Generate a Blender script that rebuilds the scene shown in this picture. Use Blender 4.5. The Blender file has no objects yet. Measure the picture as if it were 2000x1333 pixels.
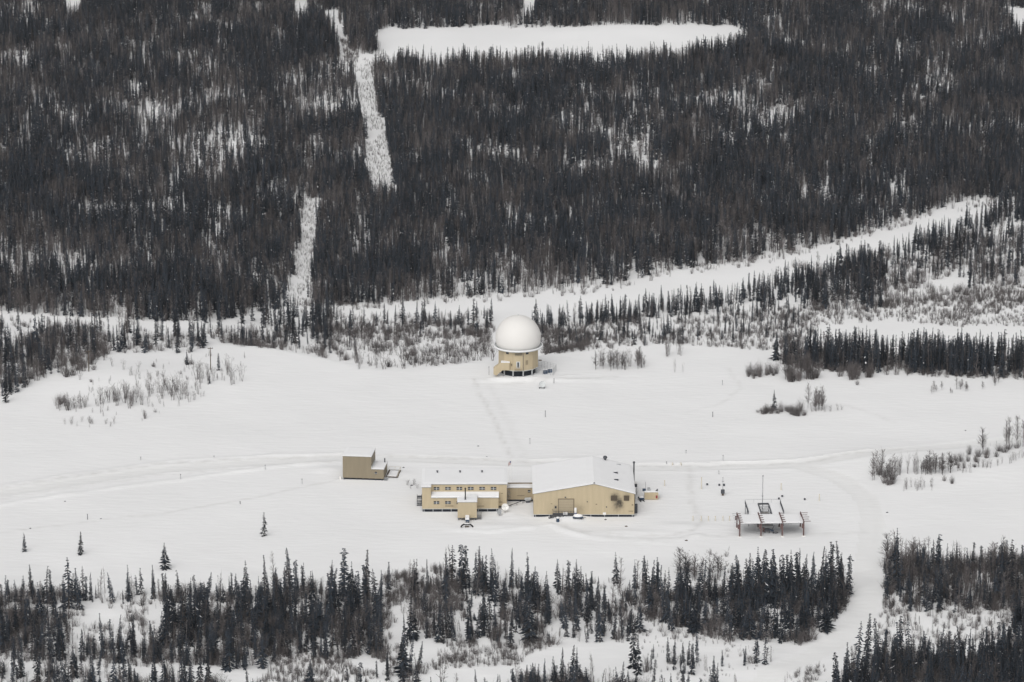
import bpy, math, random
import numpy as np
from mathutils import Vector, Matrix, Euler

R = math.radians
rng = np.random.default_rng(7)
random.seed(7)
scene = bpy.context.scene
col = scene.collection

# ------------------------------------------------------------------ camera
CAM_H, PITCH, F = 330.0, R(15.5), 8000.0      # F: focal length in pixels of a 2000 px wide frame
cd = bpy.data.cameras.new('camera')
cd.sensor_width = 36.0
cd.lens = 36.0 * F / 2000.0
cd.clip_start, cd.clip_end = 10.0, 30000.0
cam = bpy.data.objects.new('camera', cd)
cam.location = (0, 0, CAM_H)
cam.rotation_euler = (math.pi / 2 - PITCH, 0, 0)
col.objects.link(cam)
scene.camera = cam

# ------------------------------------------------------------------ overcast daylight
SUN_EL, SUN_AZ = R(46), R(-164)                # azimuth from +Y towards +X
w = bpy.data.worlds.new('World')
scene.world = w
w.use_nodes = True
nt = w.node_tree
sky = nt.nodes.new('ShaderNodeTexSky')
sky.sky_type = 'NISHITA'
sky.sun_disc = False
sky.sun_elevation = SUN_EL
sky.sun_rotation = SUN_AZ
sky.air_density, sky.dust_density, sky.ozone_density = 1.0, 6.0, 1.0
hs = nt.nodes.new('ShaderNodeHueSaturation')
hs.inputs['Saturation'].default_value = 0.10  # cloud cover: nearly grey light
bg = nt.nodes['Background']
bg.inputs['Strength'].default_value = 0.122
nt.links.new(sky.outputs[0], hs.inputs['Color'])
nt.links.new(hs.outputs[0], bg.inputs['Color'])
sd = bpy.data.lights.new('sun', 'SUN')
sd.energy, sd.angle, sd.color = 0.5, R(100), (1.0, 0.97, 0.93)
sun = bpy.data.objects.new('sun', sd)
sdir = Vector((math.sin(SUN_AZ) * math.cos(SUN_EL), math.cos(SUN_AZ) * math.cos(SUN_EL), math.sin(SUN_EL)))
sun.rotation_euler = sdir.to_track_quat('Z', 'Y').to_euler()
sun.location = (0, 900, 400)
col.objects.link(sun)
vs = scene.view_settings
vs.view_transform, vs.look, vs.exposure, vs.gamma = 'Standard', 'None', 0.0, 1.0
vs.use_curve_mapping = False
scene.cycles.max_bounces = 6
scene.cycles.diffuse_bounces = 4

# ------------------------------------------------------------------ pixel <-> ground
cp, sp = math.cos(PITCH), math.sin(PITCH)


def smooth(t):
    t = np.clip(t, 0, 1)
    return t * t * (3 - 2 * t)


def hash2(i, j, s):
    n = (i * 374761393 + j * 668265263 + s * 974634341) & 0xFFFFFFFF
    n = ((n ^ (n >> 13)) * 1274126177) & 0xFFFFFFFF
    return ((n ^ (n >> 16)) & 0xFFFF) / 65535.0


def vnoise(x, y, s=0):
    x = np.asarray(x, float); y = np.asarray(y, float)
    i = np.floor(x).astype(np.int64); j = np.floor(y).astype(np.int64)
    u = smooth(x - i); v = smooth(y - j)
    a = hash2(i, j, s); b = hash2(i + 1, j, s); c = hash2(i, j + 1, s); d = hash2(i + 1, j + 1, s)
    return (a * (1 - u) + b * u) * (1 - v) + (c * (1 - u) + d * u) * v


def fbm(x, y, s=0, o=4):
    t, a, n = 0, 0.5, 0
    for k in range(o):
        t = t + a * vnoise(x * 2 ** k, y * 2 ** k, s + k * 17); n += a; a *= 0.5
    return t / n


def flat(px, py, z=0.0):
    u = (px - 1000.0) / F; v = -(py - 666.5) / F
    dy = cp + v * sp; dz = v * cp - sp
    t = (z - CAM_H) / dz
    return u * t, dy * t


def project(x, y, z):
    dz = z - CAM_H
    depth = y * cp - dz * sp
    up = y * sp + dz * cp
    return 1000 + F * x / depth, 666.5 - F * up / depth


EDGE = [(-60, 600), (380, 640), (430, 676), (500, 681), (560, 690), (640, 704), (740, 726), (800, 728), (860, 720), (905, 712),
        (960, 706), (1060, 698), (1110, 688), (1180, 676), (1260, 668), (1500, 660), (2060, 690)]
_e = np.array([flat(a, b) for a, b in EDGE])
_drop_px = np.array([0, 0, 1.5, 4, 5, 6, 6, 6, 6, 6, 6, 5, 4, 2, 1, 0, 0.0])
TOWER = flat(1012, 726.5)


def height(x, y):
    x = np.asarray(x, float); y = np.asarray(y, float)
    ye = np.interp(x, _e[:, 0], _e[:, 1]) + 4 * (vnoise(x / 14, y * 0 + 3, 5) - 0.5)
    dr = np.interp(x, _e[:, 0], _drop_px)
    h = -dr * smooth((y - ye) / 15.0)
    back = smooth((y - ye - 30) / 120.0)
    pad = 1.0
    for cx, cy, rad in PADS:
        pad = pad * (1 - np.exp(-(((x - cx) ** 2 + (y - cy) ** 2) / rad ** 2) ** 2))
    h = h + (fbm(x / 60, y / 60, 3) - 0.5) * (0.5 + 3.0 * back) * pad
    h = h + (fbm(x / 14, y / 14, 9) - 0.5) * 0.35 * (0.15 + 0.85 * pad)
    front = smooth((1000 - y) / 40.0)
    h = h + (fbm(x / 25, y / 25, 21) - 0.5) * 3.0 * front
    # wind drifts and shovelled banks round the buildings
    for cx, cy, rx, ry, a in BANKS:
        h = h + a * np.exp(-((x - cx) / rx) ** 2 - ((y - cy) / ry) ** 2)
    return h


PADS = [flat(905, 985) + (19,), flat(1140, 985) + (24,), flat(712, 925) + (13,), TOWER + (13,), flat(1505, 1020) + (18,), flat(1010, 975) + (12,)]


def _bank(px, py, rx, ry, a):
    x, y = flat(px, py)
    return (x, y, rx, ry, a)


BANKS = [_bank(1106, 1012, 3.6, 2.2, 0.9), _bank(1128, 1013, 2.5, 2.0, 0.45), _bank(1000, 1004, 3, 5, 0.35), _bank(985, 1030, 12, 2.5, 0.35),
         _bank(770, 928, 5, 3, 0.5), _bank(1040, 743, 15, 1.6, 0.7), _bank(1225, 1042, 14, 2.5, 0.4),
         _bank(1330, 1030, 6, 3, 0.5), _bank(640, 918, 4, 3, 0.5), _bank(250, 740, 30, 18, 1.6), _bank(1800, 905, 30, 14, 1.2)]


def at(px, py):
    """first point of the ground under a pixel"""
    u = (px - 1000.0) / F; v = -(py - 666.5) / F
    d = np.array([u, cp + v * sp, v * cp - sp])
    t = np.linspace((14 - CAM_H) / d[2], (-14 - CAM_H) / d[2], 1200)
    x, y, z = d[0] * t, d[1] * t, CAM_H + d[2] * t
    below = np.nonzero(z <= height(x, y))[0]
    k = below[0] if len(below) else -1
    return Vector((x[k], y[k], float(height(x[k], y[k]))))


def mpp(py):
    return CAM_H / math.sin(PITCH + math.atan((py - 666.5) / F)) / F


def in_poly(px, py, poly):
    px = np.asarray(px); py = np.asarray(py)
    r = np.zeros(px.shape, bool)
    n = len(poly)
    for i in range(n):
        x0, y0 = poly[i]; x1, y1 = poly[(i + 1) % n]
        c = (y0 > py) != (y1 > py)
        xx = x0 + (py - y0) * (x1 - x0) / ((y1 - y0) or 1e-9)
        r ^= c & (px < xx)
    return r


# ------------------------------------------------------------------ materials
def new_mat(name, rough=0.9, spec=0.2):
    m = bpy.data.materials.new(name); m.use_nodes = True
    b = m.node_tree.nodes['Principled BSDF']
    b.inputs['Roughness'].default_value = rough
    b.inputs['Specular IOR Level'].default_value = spec
    return m, m.node_tree, b


def mat(name, c, rough=0.85, spec=0.2, var=0.08, scale=1.5, stretch=None, objvar=0.0, metal=0.0, bump=0.0):
    m, t, b = new_mat(name, rough, spec)
    b.inputs['Metallic'].default_value = metal
    tc = t.nodes.new('ShaderNodeTexCoord')
    mp = t.nodes.new('ShaderNodeMapping')
    mp.inputs['Scale'].default_value = stretch or (1, 1, 1)
    n = t.nodes.new('ShaderNodeTexNoise'); n.inputs['Scale'].default_value = scale; n.inputs['Detail'].default_value = 5
    t.links.new(tc.outputs['Object'], mp.inputs[0]); t.links.new(mp.outputs[0], n.inputs['Vector'])
    mx = t.nodes.new('ShaderNodeMix'); mx.data_type = 'RGBA'
    mx.inputs['A'].default_value = tuple(max(0, v * (1 - var * 2)) for v in c) + (1,)
    mx.inputs['B'].default_value = tuple(min(1, v * (1 + var * 2)) for v in c) + (1,)
    t.links.new(n.outputs['Fac'], mx.inputs['Factor'])
    out = mx.outputs['Result']
    if objvar:
        oi = t.nodes.new('ShaderNodeObjectInfo')
        mr = t.nodes.new('ShaderNodeMapRange')
        mr.inputs['To Min'].default_value = 1 - objvar; mr.inputs['To Max'].default_value = 1 + objvar
        t.links.new(oi.outputs['Random'], mr.inputs['Value'])
        vm = t.nodes.new('ShaderNodeVectorMath'); vm.operation = 'SCALE'
        t.links.new(out, vm.inputs[0]); t.links.new(mr.outputs[0], vm.inputs['Scale'])
        out = vm.outputs[0]
    t.links.new(out, b.inputs['Base Color'])
    if bump:
        bp = t.nodes.new('ShaderNodeBump'); bp.inputs['Strength'].default_value = bump; bp.inputs['Distance'].default_value = 0.1
        t.links.new(n.outputs['Fac'], bp.inputs['Height']); t.links.new(bp.outputs[0], b.inputs['Normal'])
    return m


def siding(name, c, soot=None):
    """ribbed painted metal cladding; soot: list of (x, z, rx, rz, amount) stains in object space"""
    m, t, b = new_mat(name, 0.6, 0.25)
    tc = t.nodes.new('ShaderNodeTexCoord')
    n = t.nodes.new('ShaderNodeTexNoise'); n.inputs['Scale'].default_value = 0.5; n.inputs['Detail'].default_value = 6
    mp = t.nodes.new('ShaderNodeMapping'); mp.inputs['Scale'].default_value = (2.5, 2.5, 0.35)
    t.links.new(tc.outputs['Object'], mp.inputs[0]); t.links.new(mp.outputs[0], n.inputs['Vector'])
    mx = t.nodes.new('ShaderNodeMix'); mx.data_type = 'RGBA'
    mx.inputs['A'].default_value = tuple(v * 0.84 for v in c) + (1,)
    mx.inputs['B'].default_value = tuple(min(1, v * 1.13) for v in c) + (1,)
    t.links.new(n.outputs['Fac'], mx.inputs['Factor'])
    out = mx.outputs['Result']
    sx = t.nodes.new('ShaderNodeSeparateXYZ'); t.links.new(tc.outputs['Object'], sx.inputs[0])

    def mth(op, a, bb=None):
        q = t.nodes.new('ShaderNodeMath'); q.operation = op
        for k, v in enumerate((a, bb)):
            if v is None: continue
            if isinstance(v, (int, float)): q.inputs[k].default_value = v
            else: t.links.new(v, q.inputs[k])
        return q.outputs[0]
    for (x, z, rx, rz, amt) in (soot or []):
        dx = mth('DIVIDE', mth('SUBTRACT', sx.outputs['X'], x), rx)
        dz = mth('DIVIDE', mth('SUBTRACT', sx.outputs['Z'], z), rz)
        e = mth('ADD', mth('MULTIPLY', dx, dx), mth('MULTIPLY', dz, dz))
        g = mth('EXPONENT', mth('MULTIPLY', e, -1.0))
        n2 = t.nodes.new('ShaderNodeTexNoise'); n2.inputs['Scale'].default_value = 1.6; n2.inputs['Detail'].default_value = 4
        t.links.new(tc.outputs['Object'], n2.inputs['Vector'])
        g = mth('MULTIPLY', g, mth('MULTIPLY', n2.outputs['Fac'], amt * 2))
        m2 = t.nodes.new('ShaderNodeMix'); m2.data_type = 'RGBA'; m2.clamp_factor = True
        t.links.new(g, m2.inputs['Factor']); t.links.new(out, m2.inputs['A'])
        m2.inputs['B'].default_value = (0.02, 0.018, 0.017, 1)
        out = m2.outputs['Result']
    t.links.new(out, b.inputs['Base Color'])
    wv = t.nodes.new('ShaderNodeTexWave'); wv.inputs['Scale'].default_value = 1.0; wv.bands_direction = 'X'
    t.links.new(tc.outputs['Object'], wv.inputs['Vector'])
    bp = t.nodes.new('ShaderNodeBump'); bp.inputs['Strength'].default_value = 0.25; bp.inputs['Distance'].default_value = 0.03
    t.links.new(wv.outputs['Fac'], bp.inputs['Height']); t.links.new(bp.outputs[0], b.inputs['Normal'])
    return m


def ground_mat(name, base):
    m, t, b = new_mat(name, 0.95, 0.1)
    g = t.nodes.new('ShaderNodeNewGeometry')
    n1 = t.nodes.new('ShaderNodeTexNoise'); n1.inputs['Scale'].default_value = 0.035; n1.inputs['Detail'].default_value = 6
    n2 = t.nodes.new('ShaderNodeTexNoise'); n2.inputs['Scale'].default_value = 0.6; n2.inputs['Detail'].default_value = 6
    mp = t.nodes.new('ShaderNodeMapping'); mp.inputs['Scale'].default_value = (0.35, 1.0, 1.0)
    t.links.new(g.outputs['Position'], n1.inputs['Vector'])
    t.links.new(g.outputs['Position'], mp.inputs[0]); t.links.new(mp.outputs[0], n2.inputs['Vector'])
    mx = t.nodes.new('ShaderNodeMix'); mx.data_type = 'RGBA'
    mx.inputs['A'].default_value = tuple(v * 0.925 for v in base) + (1,)
    mx.inputs['B'].default_value = tuple(min(0.92, v * 1.04) for v in base) + (1,)
    t.links.new(n1.outputs['Fac'], mx.inputs['Factor'])
    n3 = t.nodes.new('ShaderNodeTexNoise'); n3.inputs['Scale'].default_value = 0.35; n3.inputs['Detail'].default_value = 5
    t.links.new(g.outputs['Position'], n3.inputs['Vector'])
    at_ = t.nodes.new('ShaderNodeAttribute'); at_.attribute_name = 'dirt'
    rp = t.nodes.new('ShaderNodeMapRange'); rp.inputs['From Min'].default_value = 0.3; rp.inputs['From Max'].default_value = 0.7
    t.links.new(n3.outputs['Fac'], rp.inputs['Value'])
    mu = t.nodes.new('ShaderNodeMath'); mu.operation = 'MULTIPLY'
    t.links.new(at_.outputs['Fac'], mu.inputs[0]); t.links.new(rp.outputs[0], mu.inputs[1])
    m2 = t.nodes.new('ShaderNodeMix'); m2.data_type = 'RGBA'
    t.links.new(mu.outputs[0], m2.inputs['Factor']); t.links.new(mx.outputs['Result'], m2.inputs['A'])
    m2.inputs['B'].default_value = (0.50, 0.49, 0.475, 1)
    t.links.new(m2.outputs['Result'], b.inputs['Base Color'])
    bp = t.nodes.new('ShaderNodeBump'); bp.inputs['Strength'].default_value = 0.5; bp.inputs['Distance'].default_value = 0.35
    t.links.new(n2.outputs['Fac'], bp.inputs['Height']); t.links.new(bp.outputs[0], b.inputs['Normal'])
    return m


M = dict(
    ground=ground_mat('snow_ground', (0.80, 0.80, 0.80)),
    road=ground_mat('packed_snow', (0.775, 0.775, 0.77)),
    snow=mat('roof_snow', (0.785, 0.785, 0.79), 0.95, 0.1, 0.015, 0.6),
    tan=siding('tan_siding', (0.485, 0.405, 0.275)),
    tan_soot=siding('tan_siding_sooty', (0.485, 0.405, 0.275),
                    [(21.2, 5.4, 1.0, 1.0, 1.0), (22.3, 4.0, 0.8, 1.1, 0.95), (24.3, 5.5, 0.9, 0.8, 0.6), (21.7, 3.0, 1.1, 1.6, 0.5), (22.9, 3.3, .6, .8, .6),
                     (12.0, 2.3, 1.4, 1.2, 0.22)]),
    drab=siding('drab_siding', (0.25, 0.212, 0.15)),
    tan_dk=siding('shaded_trim_siding', (0.40, 0.33, 0.225)),  # dimmed tan: holds the corridor's recess shade; also frames and strips
    door=mat('door_paint', (0.39, 0.33, 0.235), 0.6, 0.3, 0.05, 0.8),
    frame_dk=mat('dark_frame', (0.20, 0.165, 0.115), 0.7),
    trim=mat('pale_trim', (0.54, 0.56, 0.56), 0.6),
    white=mat('white_paint', (0.78, 0.77, 0.74), 0.5, 0.3, 0.02, 0.4),
    radome=mat('radome_fabric', (0.705, 0.69, 0.665), 0.95, 0.05, 0.012, 0.25),
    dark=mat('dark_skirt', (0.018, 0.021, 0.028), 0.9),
    steel=mat('galvanised_steel', (0.34, 0.35, 0.36), 0.5, 0.4),
    steel_dk=mat('dark_steel', (0.07, 0.075, 0.085), 0.6, 0.3),
    black=mat('sooty_black', (0.02, 0.02, 0.022), 0.8),
    blue=mat('dark_blue_paint', (0.025, 0.05, 0.09), 0.5, 0.4),
    glass=mat('dark_glass', (0.025, 0.03, 0.04), 0.15, 0.5),
    rust=mat('red_brown_paint', (0.14, 0.088, 0.084), 0.8, 0.2, 0.15, 2.0),
    brown=mat('weathered_wood', (0.105, 0.085, 0.066), 0.9, 0.1, 0.15, 2.0),
    yellow=mat('faded_yellow', (0.62, 0.58, 0.49), 0.8),
    red=mat('red_paint', (0.25, 0.035, 0.045), 0.6),
    navy=mat('flag_blue', (0.03, 0.05, 0.18), 0.8),
    needles=mat('spruce_needles', (0.033, 0.041, 0.052), 0.9, 0.1, 0.3, 3.0, objvar=0.5),
    bark=mat('spruce_bark', (0.10, 0.085, 0.075), 0.95, 0.1, 0.2, 3.0),
    twig=mat('bare_twigs', (0.130, 0.118, 0.116), 0.95, 0.1, 0.25, 2.0, objvar=0.45),
    clump=mat('snow_clump', (0.82, 0.82, 0.83), 0.95, 0.1, 0.02),
)


# ------------------------------------------------------------------ mesh building
class MB:
    def __init__(s):
        s.v, s.f, s.mi = [], [], []

    def add(s, vs, fs, mi=0, mx=None):
        o = len(s.v)
        s.v += [tuple(mx @ Vector(p)) if mx else tuple(p) for p in vs]
        s.f += [tuple(i + o for i in f) for f in fs]
        s.mi += [mi] * len(fs)
        return s

    def box(s, x0, x1, y0, y1, z0, z1, mi=0, mx=None):
        v = [(x0, y0, z0), (x1, y0, z0), (x1, y1, z0), (x0, y1, z0), (x0, y0, z1), (x1, y0, z1), (x1, y1, z1), (x0, y1, z1)]
        f = [(3, 2, 1, 0), (4, 5, 6, 7), (0, 1, 5, 4), (1, 2, 6, 5), (2, 3, 7, 6), (3, 0, 4, 7)]
        return s.add(v, f, mi, mx)

    def prism(s, poly, a0, a1, axis='y', mi=0, mx=None):
        """poly in the plane square to axis (x,z for 'y'; y,z for 'x'; x,y for 'z'), extruded a0..a1"""
        def p3(p, a):
            return (p[0], a, p[1]) if axis == 'y' else ((a, p[0], p[1]) if axis == 'x' else (p[0], p[1], a))
        n = len(poly)
        v = [p3(p, a0) for p in poly] + [p3(p, a1) for p in poly]
        f = [tuple(range(n)), tuple(range(2 * n - 1, n - 1, -1))] + [(i, i + n, (i + 1) % n + n, (i + 1) % n) for i in range(n)]
        return s.add(v, f, mi, mx)

    def tube(s, a, b, r, n=8, r2=None, mi=0):
        a, b = Vector(a), Vector(b); r2 = r if r2 is None else r2
        q = (b - a).to_track_quat('Z', 'Y')
        v = [a + q @ Vector((r * math.cos(2 * math.pi * k / n), r * math.sin(2 * math.pi * k / n), 0)) for k in range(n)]
        v += [b + q @ Vector((r2 * math.cos(2 * math.pi * k / n), r2 * math.sin(2 * math.pi * k / n), 0)) for k in range(n)]
        f = [(k, (k + 1) % n, (k + 1) % n + n, k + n) for k in range(n)] + [tuple(range(n - 1, -1, -1)), tuple(range(n, 2 * n))]
        return s.add(v, f, mi)

    def lathe(s, prof, n=24, mi=0, mx=None, close=True):
        v = [(r * math.cos(2 * math.pi * k / n), r * math.sin(2 * math.pi * k / n), z) for r, z in prof for k in range(n)]
        f = []
        for i in range(len(prof) - 1):
            for k in range(n):
                f.append((i * n + k, i * n + (k + 1) % n, (i + 1) * n + (k + 1) % n, (i + 1) * n + k))
        if close:
            f.append(tuple(range(n - 1, -1, -1)))
            f.append(tuple((len(prof) - 1) * n + k for k in range(n)))
        return s.add(v, f, mi, mx)

    def mesh(s, name, mats, smooth_=False):
        me = bpy.data.meshes.new(name)
        me.from_pydata(s.v, [], s.f)
        for m in (mats if isinstance(mats, (list, tuple)) else [mats]):
            me.materials.append(m)
        if any(s.mi):
            me.polygons.foreach_set('material_index', s.mi)
        if smooth_:
            me.polygons.foreach_set('use_smooth', [True] * len(s.f))
        me.update()
        return me

    def build(s, name, mats, parent=None, smooth_=False, loc=None, rz=None, bevel=0.0):
        o = bpy.data.objects.new(name, s.mesh(name, mats, smooth_))
        col.objects.link(o)
        if parent: o.parent = parent
        if loc is not None: o.location = loc
        if rz: o.rotation_euler.z = rz
        if bevel:
            b = o.modifiers.new('bevel', 'BEVEL'); b.width = bevel; b.segments = 2
        return o


def box_part(name, m, parent, *d, bevel=0.0):
    return MB().box(*d).build(name, m, parent, bevel=bevel)


def tag(o, label, cat, group=None, kind=None):
    if label: o['label'] = label
    if cat: o['category'] = cat
    if group: o['group'] = group
    if kind: o['kind'] = kind
    return o


def thing(name, label, cat, loc, rz=0.0, group=None):
    o = bpy.data.objects.new(name, None)
    o.empty_display_size = 0.5
    col.objects.link(o)
    o.location = loc; o.rotation_euler.z = rz
    return tag(o, label, cat, group)


# ------------------------------------------------------------------ ground
TRACKS = [  # (polyline in pixels of the flat bench, half width m, strength)
    ([(-60, 966), (0, 955), (150, 931), (300, 909), (450, 899), (600, 893), (670, 890), (780, 891), (1000, 902), (1240, 911), (1400, 910), (1560, 907), (1680, 890), (1760, 882)], 0.7, 0.5),
    ([(-60, 985), (0, 976), (150, 952), (300, 930), (500, 911), (650, 903)], 0.6, 0.35),
    ([(925, 740), (935, 770), (955, 800), (978, 845), (993, 880), (999, 897)], 0.35, 0.55),
    ([(950, 745), (975, 790), (1000, 840), (1015, 875), (1025, 898)], 0.9, 0.25),
    ([(1090, 1021), (1110, 1032), (1150, 1041), (1230, 1049), (1300, 1049), (1350, 1040), (1372, 1020), (1352, 985), (1350, 960), (1348, 915)], 0.6, 0.45),
    ([(1120, 1036), (1160, 1046), (1240, 1056), (1400, 1048), (1440, 1045)], 0.8, 0.3),
    ([(1560, 911), (1640, 930), (1700, 965), (1713, 1000), (1712, 1060)], 0.5, 0.16),
    ([(-60, 1050), (0, 1040), (150, 1022), (300, 1004), (450, 981), (600, 950), (690, 926)], 0.3, 0.45),
    ([(985, 750), (1020, 748), (1060, 744), (1120, 741), (1200, 738)], 0.9, 0.5),
    ([(1430, 1046), (1500, 1050), (1600, 1046), (1690, 1040)], 1.2, 0.28),
    ([(1040, 1017), (1150, 1016), (1240, 1014)], 1.4, 0.22),
    ([(830, 1005), (880, 1020), (940, 1024), (1000, 1008)], 2.0, 0.16),
    ([(780, 935), (800, 945), (818, 955)], 1.5, 0.3),
    ([(1420, 720), (1450, 760), (1400, 790), (1340, 805)], 0.35, 0.3),
    ([(1640, 790), (1700, 805), (1745, 825)], 0.4, 0.3),
]
ROAD_A = [(-90, 972), (0, 964), (150, 941), (300, 919), (450, 906), (600, 898), (670, 895), (780, 896), (1000, 905), (1240, 914), (1400, 912), (1560, 909), (1680, 893), (1800, 880), (2080, 850)]
ROAD_B = [(1560, 910), (1640, 935), (1690, 970), (1705, 1010), (1702, 1060), (1692, 1110), (1692, 1160), (1685, 1200), (1640, 1245), (1580, 1285), (1510, 1320), (1440, 1380), (1380, 1440)]
RIVER = [(520, 618), (640, 607), (740, 600), (950, 584), (1200, 564), (1290, 539), (1500, 511), (1620, 483), (1760, 441), (1870, 401), (1960, 396), (2080, 385), (2080, 405), (1960, 430),
         (1880, 455), (1700, 515), (1500, 566), (1300, 603), (1100, 625), (950, 634), (800, 640), (640, 645), (520, 640)]


def seg_dist(x, y, pts):
    d = np.full(x.shape, 1e9)
    for (x0, y0), (x1, y1) in zip(pts[:-1], pts[1:]):
        dx, dy = x1 - x0, y1 - y0
        t = np.clip(((x - x0) * dx + (y - y0) * dy) / (dx * dx + dy * dy), 0, 1)
        d = np.minimum(d, np.hypot(x - x0 - t * dx, y - y0 - t * dy))
    return d


def axis(*parts):
    a = np.concatenate([np.arange(p[0], p[1], p[2]) for p in parts] + [[parts[-1][1]]])
    return a


gx = axis((-9000, -1500, 1500), (-1500, -340, 116), (-340, -170, 5), (-170, 170, 1.0), (170, 340, 5), (340, 1500, 116), (1500, 9000, 1500))
gy = axis((-3000, 600, 600), (600, 880, 20), (880, 1000, 2.0), (1000, 1230, 1.0), (1230, 1320, 2.0), (1320, 1900, 6), (1900, 4000, 300), (4000, 16000, 2000))
GX, GY = np.meshgrid(gx, gy)
GZ = height(GX, GY)
wx, wy = GX + (fbm(GX / 6, GY / 6, 41) - 0.5) * 1.6, GY + (fbm(GX / 6, GY / 6, 43) - 0.5) * 3.0
dirt = np.zeros(GX.shape)
for pl, hw, st in TRACKS:
    d = seg_dist(wx, wy, [flat(*p) for p in pl])
    dirt = np.maximum(dirt, st * np.exp(-(d / (hw + 0.35)) ** 2))
ra = [flat(*p) for p in ROAD_A]; rb = [flat(*p) for p in ROAD_B]
dA = seg_dist(GX, GY, ra); dB = seg_dist(GX, GY, rb)
dr = np.minimum(dA, dB)
GZ = GZ + np.where(dA < dB, 0.16, 0.05) * np.exp(-((dr - 3.8) / 1.4) ** 2) * (0.3 + fbm(GX / 9, GY / 9, 77)) - 0.10 * smooth((3.8 - dr) / 1.6)
for pl, hh in (([(1075, 1026), (1110, 1040), (1150, 1049), (1230, 1057), (1310, 1057), (1365, 1049)], .45), ([(960, 742), (1010, 744), (1060, 741), (1120, 735)], .4),
               ([(-60, 962), (0, 951), (150, 927), (300, 905), (450, 894), (600, 888), (665, 885)], .35), ([(-60, 995), (0, 986), (150, 963), (350, 936), (500, 915), (600, 906), (655, 900)], .35),
               ([(1250, 905), (1400, 904), (1560, 900), (1700, 884)], .3), ([(880, 1035), (960, 1040), (1040, 1034)], .35), ([(1040, 900), (1120, 897), (1180, 890)], .3)):
    d = seg_dist(wx, wy, [flat(*p) for p in pl])
    GZ = GZ + hh * np.exp(-(d / 1.1) ** 2) * (.4 + 1.1 * fbm(GX / 5, GY / 8, 87))
# faint wheel ruts and scattered gravel where the road is worn
dirt = np.maximum(dirt, np.where(dA < dB, 0.03, 0.0) * smooth((3.2 - dr) / 1.5))
dirt = np.maximum(dirt, np.where(dA < dB, 0.13, 0.0) * np.exp(-((dr - 1.3) / 0.6) ** 2))
# low dry stems poking through thin snow under the woods
PXg, PYg = project(GX, GY, GZ)
nv = len(gx)
cellc = lambda A: 0.25 * (A[:-1, :-1] + A[1:, :-1] + A[:-1, 1:] + A[1:, 1:])
is_road = cellc(dr) < 3.3
is_river = in_poly(cellc(PXg), cellc(PYg), RIVER) & (cellc(GY) > 1250) & ~is_road


def grid_obj(name, sel, m, label=None):
    J, I = np.nonzero(sel)
    q = np.stack([J * nv + I, J * nv + I + 1, (J + 1) * nv + I + 1, (J + 1) * nv + I], 1)
    used, inv = np.unique(q, return_inverse=True)
    inv = inv.reshape(q.shape)
    V = np.stack([GX.ravel()[used], GY.ravel()[used], GZ.ravel()[used]], 1)
    me = bpy.data.meshes.new(name)
    me.vertices.add(len(V)); me.vertices.foreach_set('co', V.ravel())
    me.loops.add(inv.size); me.loops.foreach_set('vertex_index', inv.ravel())
    me.polygons.add(len(inv)); me.polygons.foreach_set('loop_start', np.arange(0, inv.size, 4))
    a = me.attributes.new('dirt', 'FLOAT', 'POINT'); a.data.foreach_set('value', dirt.ravel()[used].astype(np.float32))
    me.update(calc_edges=True)
    me.polygons.foreach_set('use_smooth', np.ones(len(inv), bool))
    me.materials.append(m)
    o = bpy.data.objects.new(name, me); col.objects.link(o)
    o['kind'] = 'structure'
    if label: o['label'] = label
    return o


grid_obj('ground', ~is_road & ~is_river, M['ground'], 'snow covered ground of the bench and the woods')
grid_obj('road', is_road, M['road'], 'packed snow road curving past the buildings')
grid_obj('river', is_river, M['ground'], 'frozen snow covered channel along the edge of the far forest')


def gz(x, y):
    """height of the built ground, ruts and banks included"""
    x = np.asarray(x, float); y = np.asarray(y, float)
    h = height(x, y)
    d = np.minimum(seg_dist(np.atleast_1d(x), np.atleast_1d(y), ra), seg_dist(np.atleast_1d(x), np.atleast_1d(y), rb))
    return h + (-0.10 * smooth((3.8 - d) / 1.6)).reshape(np.shape(h))


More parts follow.
